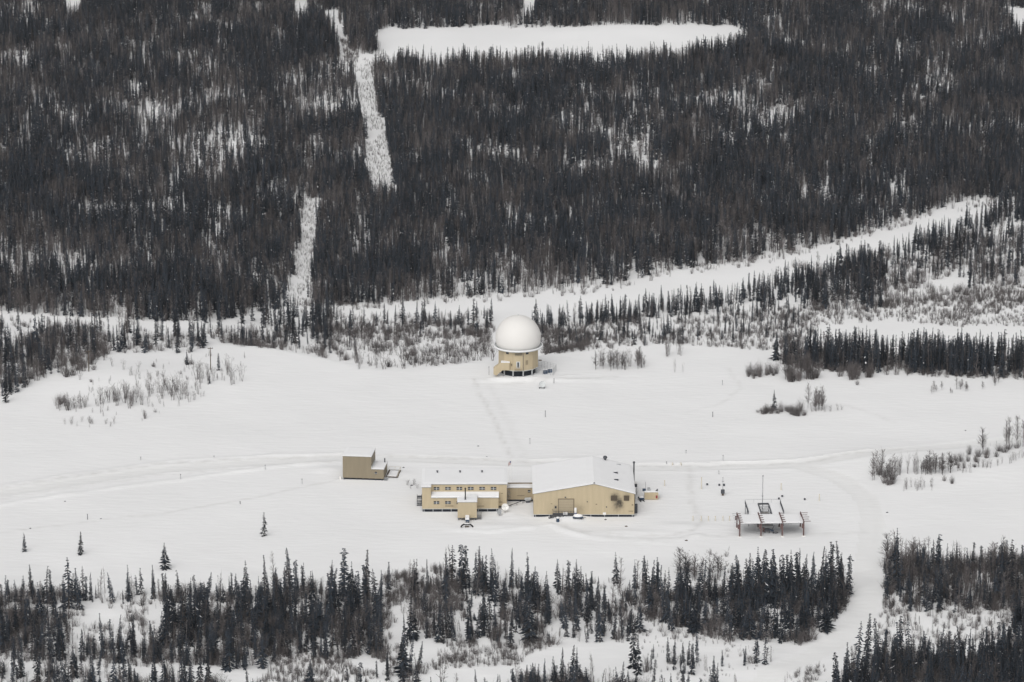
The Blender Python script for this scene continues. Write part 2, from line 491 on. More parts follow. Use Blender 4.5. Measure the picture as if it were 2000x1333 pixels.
# ------------------------------------------------------------------ trees: shapes one unit high
def spruce_mesh(seed, rad=0.10, whorls=26, low=0.05, club=0.0, ragged=0.5, snow=0.006, power=0.75):
    r_ = random.Random(seed)
    cr = MB()
    bend = (r_.uniform(-.02, .02), r_.uniform(-.02, .02))
    for i in range(whorls):
        z = low + (0.985 - low) * (i / (whorls - 1)) ** 0.92
        rr = rad * max(0.06, (1 - z)) ** power * 1.25
        if club and z > 0.86: rr *= 1 + club
        n = 5 if z < 0.85 else 4
        skip = r_.random() < 0.14
        for k in range(n):
            if skip and r_.random() < 0.6: continue
            a = 2 * math.pi * (k + r_.random() * 0.9) / n + i * 0.7
            L = rr * (1 + ragged * r_.uniform(-1, 0.8)); dz = -L * r_.uniform(0.15, 0.6)
            ca, sa = math.cos(a), math.sin(a)
            wd = L * 0.36 + 0.005
            bx, by = bend[0] * z * z, bend[1] * z * z
            p0 = (bx, by, z + 0.012); p1 = (bx + ca * L * .55 - sa * wd * .5, by + sa * L * .55 + ca * wd * .5, z + dz * .5)
            p2 = (bx + ca * L, by + sa * L, z + dz); p3 = (bx + ca * L * .55 + sa * wd * .5, by + sa * L * .55 - ca * wd * .5, z + dz * .5)
            p4 = (bx + ca * L * .5, by + sa * L * .5, z + dz * .5 - 0.017 - L * .10)
            mi = 1 if r_.random() < snow else 0
            cr.add([p0, p1, p2, p3], [(0, 1, 2), (0, 2, 3)], mi)
            cr.add([p0, p2, p4], [(0, 1, 2)], 0)
    cr.add([(bend[0] - .006, bend[1], .93), (bend[0] + .006, bend[1], .93), (bend[0], bend[1], 1.0)], [(0, 1, 2)])
    cr.add([(bend[0], bend[1] - .006, .93), (bend[0], bend[1] + .006, .93), (bend[0], bend[1], 1.0)], [(0, 1, 2)])
    tr = MB().tube((0, 0, -0.04), (bend[0] * .8, bend[1] * .8, 0.92), 0.012, 5, 0.003)
    return cr, tr


def bare_mesh(seed, spread=0.16, twigs=46, trunk=0.011, stems=1, tw=0.0045, apart=.08, lean=.06, vee=False):
    r_ = random.Random(seed)
    b = MB()
    for s in range(stems):
        ox, oy = (r_.uniform(-apart, apart), r_.uniform(-apart, apart)) if stems > 1 else (0, 0)
        h = r_.uniform(.75, 1.0) if stems > 1 else 1.0
        lx, ly = r_.uniform(-lean, lean), r_.uniform(-lean, lean)
        b.tube((ox, oy, -.04), (ox + lx, oy + ly, h), trunk, 4, trunk * .2)
        for k in range(twigs // stems):
            z = h * r_.uniform(.16, .95)
            a = r_.uniform(0, 6.283)
            L = spread * r_.uniform(.5, 1.25) * ((.5 + .6 * z / h) if vee else (1.1 - .75 * z / h))
            x0, y0 = ox + lx * z / h, oy + ly * z / h
            e = (x0 + math.cos(a) * L, y0 + math.sin(a) * L, z + L * r_.uniform(.4, 1.5))
            px_, py_ = -math.sin(a) * tw, math.cos(a) * tw
            b.add([(x0 + px_, y0 + py_, z), (x0 - px_, y0 - py_, z), e], [(0, 1, 2)])
            for q in range(2):
                t = r_.uniform(.3, .8)
                m0 = (x0 + (e[0] - x0) * t, y0 + (e[1] - y0) * t, z + (e[2] - z) * t)
                a2 = a + r_.uniform(-1, 1); L2 = L * r_.uniform(.3, .6)
                e2 = (m0[0] + math.cos(a2) * L2, m0[1] + math.sin(a2) * L2, m0[2] + L2 * r_.uniform(.3, 1.4))
                b.add([(m0[0], m0[1], m0[2] - tw * .8), (m0[0], m0[1], m0[2] + tw * .8), e2], [(0, 1, 2)])
    return b


def shrub_mesh(seed, stems=26, wide=0.55, tw=0.011):
    r_ = random.Random(seed)
    b = MB()
    for k in range(stems):
        a = r_.uniform(0, 6.283); rr = wide * r_.random() ** .6
        h = r_.uniform(.45, 1.0) * (1 - .35 * (rr / wide) ** 2)
        x0, y0 = math.cos(a) * rr * .35, math.sin(a) * rr * .35
        e = (math.cos(a) * rr, math.sin(a) * rr, h)
        a2 = r_.uniform(0, 6.283); px_, py_ = math.cos(a2) * tw, math.sin(a2) * tw
        b.add([(x0 + px_, y0 + py_, -.05), (x0 - px_, y0 - py_, -.05), e], [(0, 1, 2)])
        for q in range(4):
            t = r_.uniform(.25, .85)
            m0 = (x0 + (e[0] - x0) * t, y0 + (e[1] - y0) * t, h * t)
            a3 = r_.uniform(0, 6.283); L = r_.uniform(.1, .28)
            e2 = (m0[0] + math.cos(a3) * L, m0[1] + math.sin(a3) * L, m0[2] + L * r_.uniform(.3, 1.5))
            b.add([(m0[0] - py_ * .6, m0[1] + px_ * .6, m0[2]), (m0[0] + py_ * .6, m0[1] - px_ * .6, m0[2]), e2], [(0, 1, 2)])
    return b


SPRUCE = []      # (look, crown mesh, trunk mesh)
for look, kw, n in (('slim', dict(rad=0.072, power=0.55), 5), ('club topped', dict(rad=0.065, club=0.8, power=0.45), 3),
                    ('bushy', dict(rad=0.15, power=0.8, whorls=22), 4), ('ragged', dict(rad=0.085, ragged=0.75, whorls=19, power=0.6), 3)):
    for k in range(n):
        c_, t_ = spruce_mesh(len(SPRUCE) * 7 + 3, **kw)
        SPRUCE.append((look, c_.mesh('crown', [M['needles'], M['clump']]), t_.mesh('trunk', M['bark']), c_, t_))
BARE = [bare_mesh(100 + k, 0.14 if k < 3 else 0.11, 64, .010, 1 if k < 3 else 3, .006) for k in range(6)]
BARE_ME = [b.mesh('bare_tree', M['twig']) for b in BARE]
SHRUB = [shrub_mesh(200 + k, 20 + 5 * (k % 3), .26 + .10 * (k % 3), .009) for k in range(6)]
DENSE_ME = [shrub_mesh(280 + k, 60, .5, .010).mesh('bare_shrub', M['twig']) for k in range(4)]
UPR_ME = [bare_mesh(240 + k, .20, 54, .009, 4 + k % 3, .006, .09, .30, True).mesh('bare_shrub', M['twig']) for k in range(6)]
SAP_ME = [bare_mesh(260 + k, 0.27, 90, .012, 1 + k % 2, .008, .12).mesh('bare_tree', M['twig']) for k in range(5)]
SHRUB_ME = [b.mesh('bare_shrub', M['twig']) for b in SHRUB]

# library for the masses: unlinked objects that the geometry nodes instance
lib = bpy.data.collections.new('mass_sources')
names = []
for k, (look, cm, tm, c_, t_) in enumerate(SPRUCE):
    j = MB(); j.add(c_.v, c_.f); j.mi = list(c_.mi); j.add(t_.v, t_.f, 2)
    lib.objects.link(bpy.data.objects.new('a%02d' % k, j.mesh('spruce_mass', [M['needles'], M['clump'], M['bark']])))
for k, me in enumerate(BARE_ME): lib.objects.link(bpy.data.objects.new('b%02d' % k, me))
for k, me in enumerate(SHRUB_ME): lib.objects.link(bpy.data.objects.new('c%02d' % k, me))
NS, NB, NC = len(SPRUCE), len(BARE_ME), len(SHRUB_ME)
LOOKS = [s[0] for s in SPRUCE]


def mass(name, label, X, Y, vid, rot, scl):
    Z = gz(X, Y)
    me = bpy.data.meshes.new(name)
    n = len(X)
    me.vertices.add(n); me.vertices.foreach_set('co', np.stack([X, Y, Z], 1).astype(np.float32).ravel())
    a = me.attributes.new('vid', 'INT', 'POINT'); a.data.foreach_set('value', vid.astype(np.int32))
    a = me.attributes.new('rot', 'FLOAT_VECTOR', 'POINT'); a.data.foreach_set('vector', rot.astype(np.float32).ravel())
    a = me.attributes.new('scl', 'FLOAT_VECTOR', 'POINT'); a.data.foreach_set('vector', scl.astype(np.float32).ravel())
    me.update()
    o = bpy.data.objects.new(name, me); col.objects.link(o)
    g = bpy.data.node_groups.new(name, 'GeometryNodeTree')
    g.interface.new_socket('Geometry', in_out='INPUT', socket_type='NodeSocketGeometry')
    g.interface.new_socket('Geometry', in_out='OUTPUT', socket_type='NodeSocketGeometry')
    N = g.nodes; L = g.links
    gi, go = N.new('NodeGroupInput'), N.new('NodeGroupOutput')
    ci = N.new('GeometryNodeCollectionInfo'); ci.inputs['Collection'].default_value = lib
    ci.inputs['Separate Children'].default_value = True; ci.inputs['Reset Children'].default_value = True
    ip = N.new('GeometryNodeInstanceOnPoints'); ip.inputs['Pick Instance'].default_value = True

    def attr(nm, ty):
        q = N.new('GeometryNodeInputNamedAttribute'); q.data_type = ty; q.inputs['Name'].default_value = nm
        return q.outputs['Attribute']
    L.new(gi.outputs[0], ip.inputs['Points']); L.new(ci.outputs[0], ip.inputs['Instance'])
    L.new(attr('vid', 'INT'), ip.inputs['Instance Index'])
    er = N.new('FunctionNodeEulerToRotation'); L.new(attr('rot', 'FLOAT_VECTOR'), er.inputs[0])
    L.new(er.outputs[0], ip.inputs['Rotation'])
    L.new(attr('scl', 'FLOAT_VECTOR'), ip.inputs['Scale'])
    L.new(ip.outputs[0], go.inputs[0])
    o.modifiers.new('scatter', 'NODES').node_group = g
    tag(o, label, None, None, 'stuff')
    return o


# ------------------------------------------------------------------ where the woods stand (outlines of the ground they cover, seen in the photo)
CLEAR = [
    [(735, 62), (760, 56), (1000, 54), (1440, 49), (1458, 64), (1462, 88), (1445, 104), (1400, 110), (1320, 120), (1000, 128), (740, 128), (700, 140), (672, 112), (668, 98), (700, 104), (735, 104)],
    [(628, 22), (662, 22), (676, 75), (696, 110), (720, 108), (728, 150), (738, 210), (755, 270), (770, 330), (776, 385), (735, 385), (712, 340), (712, 280), (700, 210), (684, 150), (660, 112), (645, 70)],
    [(574, -40), (603, -40), (603, 45), (572, 45)], [(1015, -40), (1050, -40), (1046, 42), (1018, 42)], [(128, -40), (156, -40), (158, 36), (126, 36)],
    [(1955, 14), (2100, 16), (2100, 66), (1985, 66)],
    [(596, 386), (632, 386), (624, 440), (615, 510), (610, 640), (552, 640), (566, 560), (582, 470)],
]
PATCH = [(960, 300, 72, 16, 0.12), (1440, 196, 52, 16, 0.14), (1360, 205, 58, 12, 0.30), (1250, 190, 58, 14, 0.30), (200, 412, 72, 18, 0.13), (340, 410, 78, 14, 0.27),
         (300, 218, 52, 16, 0.27), (570, 160, 58, 14, 0.30), (590, 218, 39, 20, 0.16), (640, 220, 28, 18, 0.23), (430, 185, 67, 14, 0.30), (40, 125, 43, 28, 0.23), (40, 512, 67, 28, 0.23),
         (150, 535, 58, 22, 0.34), (270, 95, 39, 12, 0.27), (470, 300, 58, 20, 0.30), (380, 305, 39, 18, 0.30), (1000, 225, 39, 12, 0.30), (1420, 280, 58, 12, 0.30), (1130, 330, 58, 12, 0.27),
         (1270, 322, 39, 10, 0.30), (1700, 150, 48, 14, 0.38), (1545, 92, 67, 14, 0.19), (530, 100, 39, 10, 0.38), (700, 470, 24, 40, 0.45), (900, 430, 58, 16, 0.42),
         (220, 350, 78, 14, 0.38), (420, 470, 28, 30, 0.38), (1500, 250, 58, 12, 0.38), (1640, 225, 28, 30, 0.42), (80, 60, 48, 10, 0.38), (860, 130, 28, 12, 0.30),
         (700, 300, 9, 30, 0.30), (1340, 385, 48, 12, 0.45), (1100, 480, 48, 14, 0.45), (1180, 550, 117, 18, 0.45), (240, 590, 156, 12, 0.42), (950, 560, 136, 14, 0.45), (1560, 470, 117, 14, 0.45),
         (1370, 14, 39, 10, 0.19), (1480, 16, 28, 8, 0.23), (490, 20, 58, 8, 0.38), (1900, 400, 58, 14, 0.45)]
FOREST = [(-160, -110), (2160, -110), (2160, 378), (1960, 388), (1870, 396), (1760, 434), (1620, 477), (1500, 505), (1380, 520), (1290, 533), (1200, 558), (1080, 568), (950, 578), (850, 586),
          (740, 594), (650, 600), (520, 606), (420, 632), (300, 628), (200, 622), (0, 612), (-160, 608)]


def in_clear(X, Y, px, py):
    ex = px + (fbm(X / 5, Y / 9, 15, 3) - .5) * 26; ey = py + (fbm(X / 5, Y / 9, 16, 3) - .5) * 10
    c = np.zeros(px.shape, bool)
    for p in CLEAR: c |= in_poly(ex, ey, p)
    return c


def scatter(x0, x1, y0, y1, dens, seed):
    r_ = np.random.default_rng(seed)
    n = int((x1 - x0) * (y1 - y0) * dens)
    X = r_.uniform(x0, x1, n); Y = r_.uniform(y0, y1, n)
    px, py = project(X, Y, gz(X, Y))
    return X, Y, px, py, r_


def patch_factor(px, py, patches):
    f = np.ones(px.shape)
    for cx, cy, rx, ry, k in patches:
        f *= 1 - (1 - k) * np.exp(-(((px - cx) / rx) ** 2 + ((py - cy) / ry) ** 2) ** 1.5)
    return f


def pose(n, r_, hmin, hmax, wmin=.8, wmax=1.25, lean=.05):
    h = r_.uniform(hmin, hmax, n) if np.isscalar(hmin) else hmin + (hmax - hmin) * r_.random(n)
    wdt = r_.uniform(wmin, wmax, n)
    rot = np.stack([r_.normal(0, lean, n), r_.normal(0, lean, n), r_.uniform(0, 6.283, n)], 1)
    return rot, np.stack([h * wdt, h * wdt, h], 1)


def spruce_ids(n, r_, p_slim=.5):
    u = r_.random(n)
    slim = r_.integers(0, 5, n); club = r_.integers(5, 8, n); bush = r_.integers(8, 12, n); rag = r_.integers(12, 15, n)
    return np.where(u < p_slim, slim, np.where(u < p_slim + .2, club, np.where(u < p_slim + .3, bush, rag)))


SETS = {'far': [], 'brush': [], 'mid': [], 'front': []}


def put(key, X, Y, vid, rot, scl):
    SETS[key].append((X, Y, vid, rot, scl))


# the far forest: spruce mixed with bare birch
X, Y, px, py, r_ = scatter(-275, 275, 1160, 1960, 0.43, 11)
keep = in_poly(px, py, FOREST)
cl = in_clear(X, Y, px, py)
n1 = fbm(X / 12, Y / 26, 51); n2 = fbm(X / 70, Y / 110, 61)
dn = (0.70 + 0.8 * np.clip(n2 - .2, 0, 1)) * np.clip(0.32 + 2.6 * (n1 - .3), .26, 1.0) * patch_factor(px, py, PATCH)
keep &= ~cl & (r_.random(len(X)) < dn)
X, Y, px, py = X[keep], Y[keep], px[keep], py[keep]
mixn = fbm(X / 11, Y / 24, 71)
isb = r_.random(len(X)) < np.clip(.36 + 2.0 * (mixn - .5), .06, .8)
n = len(X)
vid = np.where(isb, NS + r_.integers(0, NB, n), spruce_ids(n, r_))
hb = 6.0 + 4.5 * fbm(X / 40, Y / 40, 81)
rot, scl = pose(n, r_, hb * .58, hb * 1.18, .72, 1.15, .035)
scl[isb] *= np.array([1.1, 1.1, .85])
put('far', X, Y, vid, rot, scl)
print('far', n)
X, Y, px, py, r_ = scatter(-275, 275, 1160, 1960, 0.12, 12)
cl = in_clear(X, Y, px, py)
keep = in_poly(px, py, FOREST) & ~cl & (r_.random(len(X)) < patch_factor(px, py, PATCH) ** .5 * np.clip(.2 + 2 * (fbm(X / 15, Y / 30, 57) - .25), .1, 1))
X, Y = X[keep], Y[keep]; n = len(X)
rot, scl = pose(n, r_, 3.0, 6.5, 1.1, 1.7, .05)
put('far', X, Y, NS + r_.integers(0, NB, n), rot, scl)

# grey willow scrub in the cut lines and along the river bank
SCRUB = [  # polygon, density, hmin, hmax
    ([(690, 110), (720, 108), (738, 210), (755, 270), (776, 385), (735, 385), (712, 340), (712, 280), (700, 210), (684, 150)], 0.850, .7, 1.5),
    ([(660, 75), (700, 95), (700, 135), (680, 135)], 0.550, 1.5, 3.0),
    ([(596, 386), (632, 386), (624, 440), (615, 510), (610, 600), (560, 600), (566, 560), (582, 470)], 0.850, .7, 1.5),
    ([(600, 340), (642, 330), (645, 388), (598, 388)], 0.550, 2, 4),
    ([(520, 596), (740, 588), (950, 570), (1200, 552), (1290, 528), (1500, 498), (1620, 472), (1760, 430), (1960, 384), (1960, 396), (1760, 445), (1620, 488), (1500, 516), (1290, 545), (1200, 570), (950, 591), (740, 605), (520, 614)], 0.176, 1.2, 3.0),
    ([(640, 622), (960, 610), (965, 660), (800, 668), (640, 660)], 0.240, 1.2, 3.0),
    ([(420, 650), (640, 640), (960, 650), (965, 700), (860, 716), (740, 720), (560, 686), (430, 672)], 0.377, 1.2, 3.7),
    ([(1060, 640), (1300, 610), (1560, 600), (1600, 640), (1560, 690), (1300, 672), (1060, 690)], 0.532, .9, 2.5),
    ([(1040, 640), (1200, 655), (1210, 680), (1060, 694)], 0.669, 1.5, 3.2),
    ([(1500, 610), (1990, 560), (2080, 570), (2080, 625), (1990, 600), (1880, 640), (1720, 628), (1560, 640)], 0.585, 1.0, 2.4),
    ([(1860, 600), (2080, 570), (2080, 640), (1850, 636)], 0.418, .8, 2.0),
    ([(1550, 520), (2080, 430), (2080, 590), (1560, 610)], 0.209, 1.5, 4.0),
    ([(1520, 660), (1700, 700), (2080, 705), (2080, 748), (1760, 735), (1540, 722)], 0.418, 1.5, 3.4),
    ([(-80, 640), (160, 640), (215, 660), (210, 700), (150, 735), (60, 750), (-80, 780)], .34, 2.0, 5.0),
    ([(-80, 622), (420, 640), (420, 655), (-80, 640)], 0.167, 1.0, 2.5),
    ([(200, 655), (420, 660), (380, 690), (200, 690)], 0.251, 1.5, 3.5),
    ([(100, 790), (190, 745), (330, 700), (480, 690), (475, 750), (380, 790), (250, 835), (120, 840)], .05, 1.0, 2.4),
    ([(1700, 925), (1860, 890), (2080, 830), (2080, 900), (1880, 925), (1760, 960)], .04, 1.0, 2.2),
    ([(630, 632), (965, 626), (965, 652), (640, 654)], .5, 1.6, 3.2),
]
for i, (poly, dens, h0, h1) in enumerate(SCRUB):
    X, Y, px, py, r_ = scatter(-260, 260, 1080, 1900, dens, 300 + i)
    keep = in_poly(px, py, poly) & (fbm(X / 9, Y / 18, 91 + i) > .36)
    X, Y = X[keep], Y[keep]; n = len(X)
    if not n: continue
    vid = np.where(r_.random(n) < (.95 if dens > .8 or i in (len(SCRUB) - 2, len(SCRUB) - 3) else .5), NS + 3 + r_.integers(0, 3, n), NS + NB + r_.integers(0, NC, n))
    rot, scl = pose(n, r_, h0, h1, .8, 1.6, .08)
    put('brush', X, Y, vid, rot, scl)

# spruces between the bench and the far forest
MIDS = [  # polygon, density, share of bare trees, hmin, hmax
    ([(1040, 640), (1300, 605), (1500, 570), (1700, 520), (1850, 472), (2080, 425), (2080, 470), (1900, 520), (1700, 585), (1560, 605), (1300, 625), (1060, 650)], 0.13, .15, 3.0, 7.0),
    ([(1040, 632), (1300, 598), (1500, 556), (1700, 506), (1850, 452), (1960, 412), (2080, 392), (2080, 425), (1960, 442), (1850, 482), (1700, 534), (1500, 585), (1300, 622), (1040, 648)], .26, .1, 3.5, 7.5),
    ([(1955, 388), (2090, 372), (2090, 440), (1950, 432)], .25, .3, 6, 9.5),
    ([(1080, 625), (1560, 600), (1580, 660), (1060, 690)], .07, .3, 2.0, 5.0),
    ([(600, 632), (965, 622), (965, 660), (620, 660)], .05, .3, 3.0, 7.0),
    ([(1560, 560), (1720, 510), (1740, 600), (1690, 612), (1580, 600)], 0.15, .15, 4.0, 10.0),
    ([(1820, 490), (2080, 430), (2080, 520), (1990, 560), (1880, 570)], 0.140, .35, 5.0, 9.0),
    ([(1060, 640), (1560, 610), (1560, 670), (1060, 680)], 0.044, .1, 2.5, 6.0),
    ([(1500, 700), (1600, 694), (2100, 704), (2100, 748), (1960, 739), (1750, 729), (1620, 726), (1530, 716)], 0.50, .25, 5.5, 9.8),
    ([(1660, 700), (2100, 704), (2100, 745), (1700, 728)], 0.12, .1, 6.5, 10.0),
    ([(-80, 690), (110, 690), (100, 735), (20, 775), (-80, 785)], .22, .35, 5.0, 9.0),
    ([(-80, 650), (215, 655), (200, 700), (120, 735), (-80, 740)], .09, .45, 4.0, 8.5),
    ([(-80, 640), (420, 655), (400, 690), (-80, 690)], 0.056, .2, 4.5, 9.0),
    ([(420, 650), (640, 640), (660, 690), (560, 684), (430, 670)], 0.090, .2, 4.0, 8.0),
    ([(560, 625), (960, 620), (960, 655), (560, 650)], 0.060, .1, 4.0, 8.0),
    ([(420, 610), (660, 612), (660, 645), (420, 648)], 0.120, .15, 5.0, 9.0),
    ([(620, 650), (700, 650), (700, 712), (640, 700)], 0.060, .2, 5.0, 8.5),
]
for i, (poly, dens, pb, h0, h1) in enumerate(MIDS):
    X, Y, px, py, r_ = scatter(-260, 260, 1090, 1500, dens, 400 + i)
    keep = in_poly(px, py, poly) & (r_.random(len(X)) < np.clip(.2 + 2.2 * (fbm(X / 10, Y / 20, 131 + i) - .28), 0, 1))
    X, Y = X[keep], Y[keep]; n = len(X)
    if not n: continue
    isb = r_.random(n) < pb
    vid = np.where(isb, NS + r_.integers(0, NB, n), spruce_ids(n, r_))
    rot, scl = pose(n, r_, h0, h1, .85, 1.3, .03)
    put('mid', X, Y, vid, rot, scl)

# the front belt
FRONT = [  # polygon of bases, density, hmin, hmax, share bare
    ([(-120, 1160), (500, 1160), (520, 1178), (320, 1184), (165, 1180), (-120, 1190)], .16, 4.5, 8.5, .15),
    ([(-120, 1195), (135, 1200), (140, 1290), (90, 1300), (-120, 1265)], 0.149, 7.0, 10.5, .2),
    ([(152, 1268), (305, 1262), (330, 1205), (470, 1195), (560, 1215), (570, 1290), (480, 1315), (360, 1300), (160, 1295)], 0.178, 7.0, 11.0, .15),
    ([(500, 1160), (600, 1150), (720, 1155), (750, 1190), (745, 1285), (640, 1290), (510, 1280)], 0.178, 7.5, 11.5, .2),
    ([(-120, 1310), (150, 1315), (420, 1335), (480, 1420), (-120, 1420)], 0.104, 6.5, 10.0, .15),
    ([(480, 1360), (1080, 1360), (1080, 1440), (480, 1440)], 0.045, 6.0, 9.5, .2),
    ([(800, 1150), (870, 1130), (1000, 1140), (1070, 1160), (1080, 1260), (1000, 1265), (900, 1255), (790, 1270)], 0.126, 7.0, 11.0, .2),
    ([(735, 1270), (760, 1290), (760, 1330), (735, 1340)], 0.088, 7.0, 10.0, 0),
    ([(780, 1300), (830, 1300), (825, 1345), (780, 1345)], 0.119, 8.0, 11.0, 0),
    ([(1080, 1155), (1170, 1150), (1260, 1160), (1250, 1250), (1170, 1260), (1100, 1250)], 0.112, 6.5, 10.0, .2),
    ([(1000, 1325), (1180, 1330), (1180, 1440), (1000, 1440)], 0.133, 7.0, 10.0, .1),
    ([(1255, 1150), (1400, 1165), (1500, 1150), (1500, 1245), (1420, 1255), (1260, 1225)], 0.126, 6.5, 10.5, .15),
    ([(1420, 1150), (1640, 1130), (1668, 1150), (1672, 1200), (1640, 1245), (1560, 1262), (1440, 1250)], 0.194, 7.5, 11.0, .12),
    ([(1260, 1285), (1380, 1290), (1380, 1320), (1260, 1320)], 0.052, 6.0, 9.0, .05),
    ([(1450, 1295), (1510, 1290), (1500, 1312), (1450, 1312)], 0.074, 7.0, 9.5, .0),
    ([(1190, 1340), (1440, 1345), (1400, 1440), (1190, 1440)], 0.045, 6.5, 9.5, .1),
    ([(1718, 1110), (1800, 1100), (2120, 1110), (2120, 1180), (1960, 1190), (1880, 1200), (1730, 1195)], 0.208, 5.0, 9.5, .5),
    ([(1700, 1300), (1770, 1280), (1850, 1292), (1955, 1290), (1985, 1200), (2120, 1205), (2120, 1340), (1700, 1330)], .26, 8.0, 11.5, .15),
    ([(1720, 1290), (1800, 1300), (2120, 1290), (2120, 1450), (1590, 1450), (1630, 1340)], 0.163, 7.5, 11.0, .12),
]
fx = []
for i, (poly, dens, h0, h1, pb) in enumerate(FRONT):
    X, Y, px, py, r_ = scatter(-150, 150, 770, 1060, dens, 500 + i)
    dB_ = seg_dist(X, Y, rb)
    keep = in_poly(px, py, poly) & (dB_ > 4.5) & (r_.random(len(X)) < np.clip(.45 + 2.4 * (fbm(X / 8, Y / 16, 171 + i) - .3), 0.12, 1))
    X, Y = X[keep], Y[keep]; n = len(X)
    if not n: continue
    isb = r_.random(n) < pb
    vid = np.where(isb, NS + r_.integers(0, NB, n), spruce_ids(n, r_, .42))
    rot, scl = pose(n, r_, h0 * .6, h1 * 1.04, .75, 1.4, .055)
    scl[:, 2] *= np.where(r_.random(n) < .25, .72, 1.0)
    fx.append((X, Y, vid, rot, scl))
for i, (poly, dens, h0, h1, pb) in enumerate(FRONT):     # grey saplings and young spruces filling the gaps
    X, Y, px, py, r_ = scatter(-150, 150, 770, 1060, .46, 550 + i)
    keep = in_poly(px, py, poly) & (seg_dist(X, Y, rb) > 4.5) & (r_.random(len(X)) < np.clip(.12 + 2.6 * (fbm(X / 7, Y / 15, 191) - .36), 0, 1))
    X, Y = X[keep], Y[keep]; n = len(X)
    if not n: continue
    vid = np.where(r_.random(n) < .80, np.where(r_.random(n) < .5, NS + 3 + r_.integers(0, 3, n), NS + NB + r_.integers(0, NC, n)), spruce_ids(n, r_, .3))
    rot, scl = pose(n, r_, 1.6, 5.0, 1.0, 2.0, .06)
    SETS['front'].append((X, Y, vid, rot, scl))
FX, FY, FV, FR, FS = [np.concatenate([a[k] for a in fx]) for k in range(5)]
fpx, fpy = project(FX, FY, gz(FX, FY))

# low scrub of the front belt
FSCRUB = [
    ([(740, 1130), (860, 1110), (930, 1130), (880, 1160), (760, 1160)], 0.851, 1.5, 3.0),
    ([(560, 1275), (790, 1265), (790, 1370), (470, 1370)], 1.1, .9, 2.2),
    ([(690, 1165), (800, 1160), (770, 1290), (700, 1290)], .8, 1.4, 3.2),
    ([(880, 1255), (1080, 1262), (1010, 1300), (830, 1310)], .9, 1.1, 2.6),
    ([(-120, 1165), (520, 1160), (560, 1300), (-120, 1310)], .22, 1.2, 3.2),
    ([(1080, 1140), (1660, 1120), (1660, 1250), (1090, 1260)], 0.213, 1.0, 2.6),
    ([(1250, 1240), (1500, 1260), (1500, 1330), (1200, 1330)], 0.095, .6, 1.5),
    ([(1712, 1095), (2120, 1090), (2120, 1200), (1725, 1200)], 0.615, 1.5, 3.5),
    ([(1700, 1200), (2120, 1200), (2120, 1420), (1600, 1420)], 0.284, 1.0, 3.0),
    ([(1520, 1310), (1620, 1300), (1590, 1340), (1500, 1360)], 0.473, 1.0, 2.2),
    ([(1300, 1075), (1430, 1070), (1440, 1130), (1300, 1130)], 0.056, 1.2, 2.2),
]
for i, (poly, dens, h0, h1) in enumerate(FSCRUB):
    X, Y, px, py, r_ = scatter(-150, 150, 770, 1060, dens, 600 + i)
    keep = in_poly(px, py, poly) & (seg_dist(X, Y, rb) > 4.2) & (fbm(X / 7, Y / 14, 211 + i) > .4)
    X, Y = X[keep], Y[keep]; n = len(X)
    if not n: continue
    vid = np.where(r_.random(n) < .5, NS + 3 + r_.integers(0, 3, n), NS + NB + r_.integers(0, NC, n))
    rot, scl = pose(n, r_, h0, h1, .8, 1.5, .08)
    put('brush', X, Y, vid, rot, scl)


# ------------------------------------------------------------------ individual plants
def spruce_tree(loc, h, vid, rz, wf, label, group, tilt=(0, 0)):
    o = thing('spruce_tree', label, 'tree', loc, rz, group)
    o.rotation_euler = (tilt[0], tilt[1], rz)
    for nm, me in (('trunk', SPRUCE[vid][2]), ('crown', SPRUCE[vid][1])):
        c = bpy.data.objects.new(nm, me); col.objects.link(c); c.parent = o
        c.scale = (h * wf, h * wf, h)
    return o


def px_height(x, tip, base):
    p = at(x, base)
    return p, (base - tip) * (p - cam.location).length / F / math.cos(PITCH + math.atan((base - 666) / F))


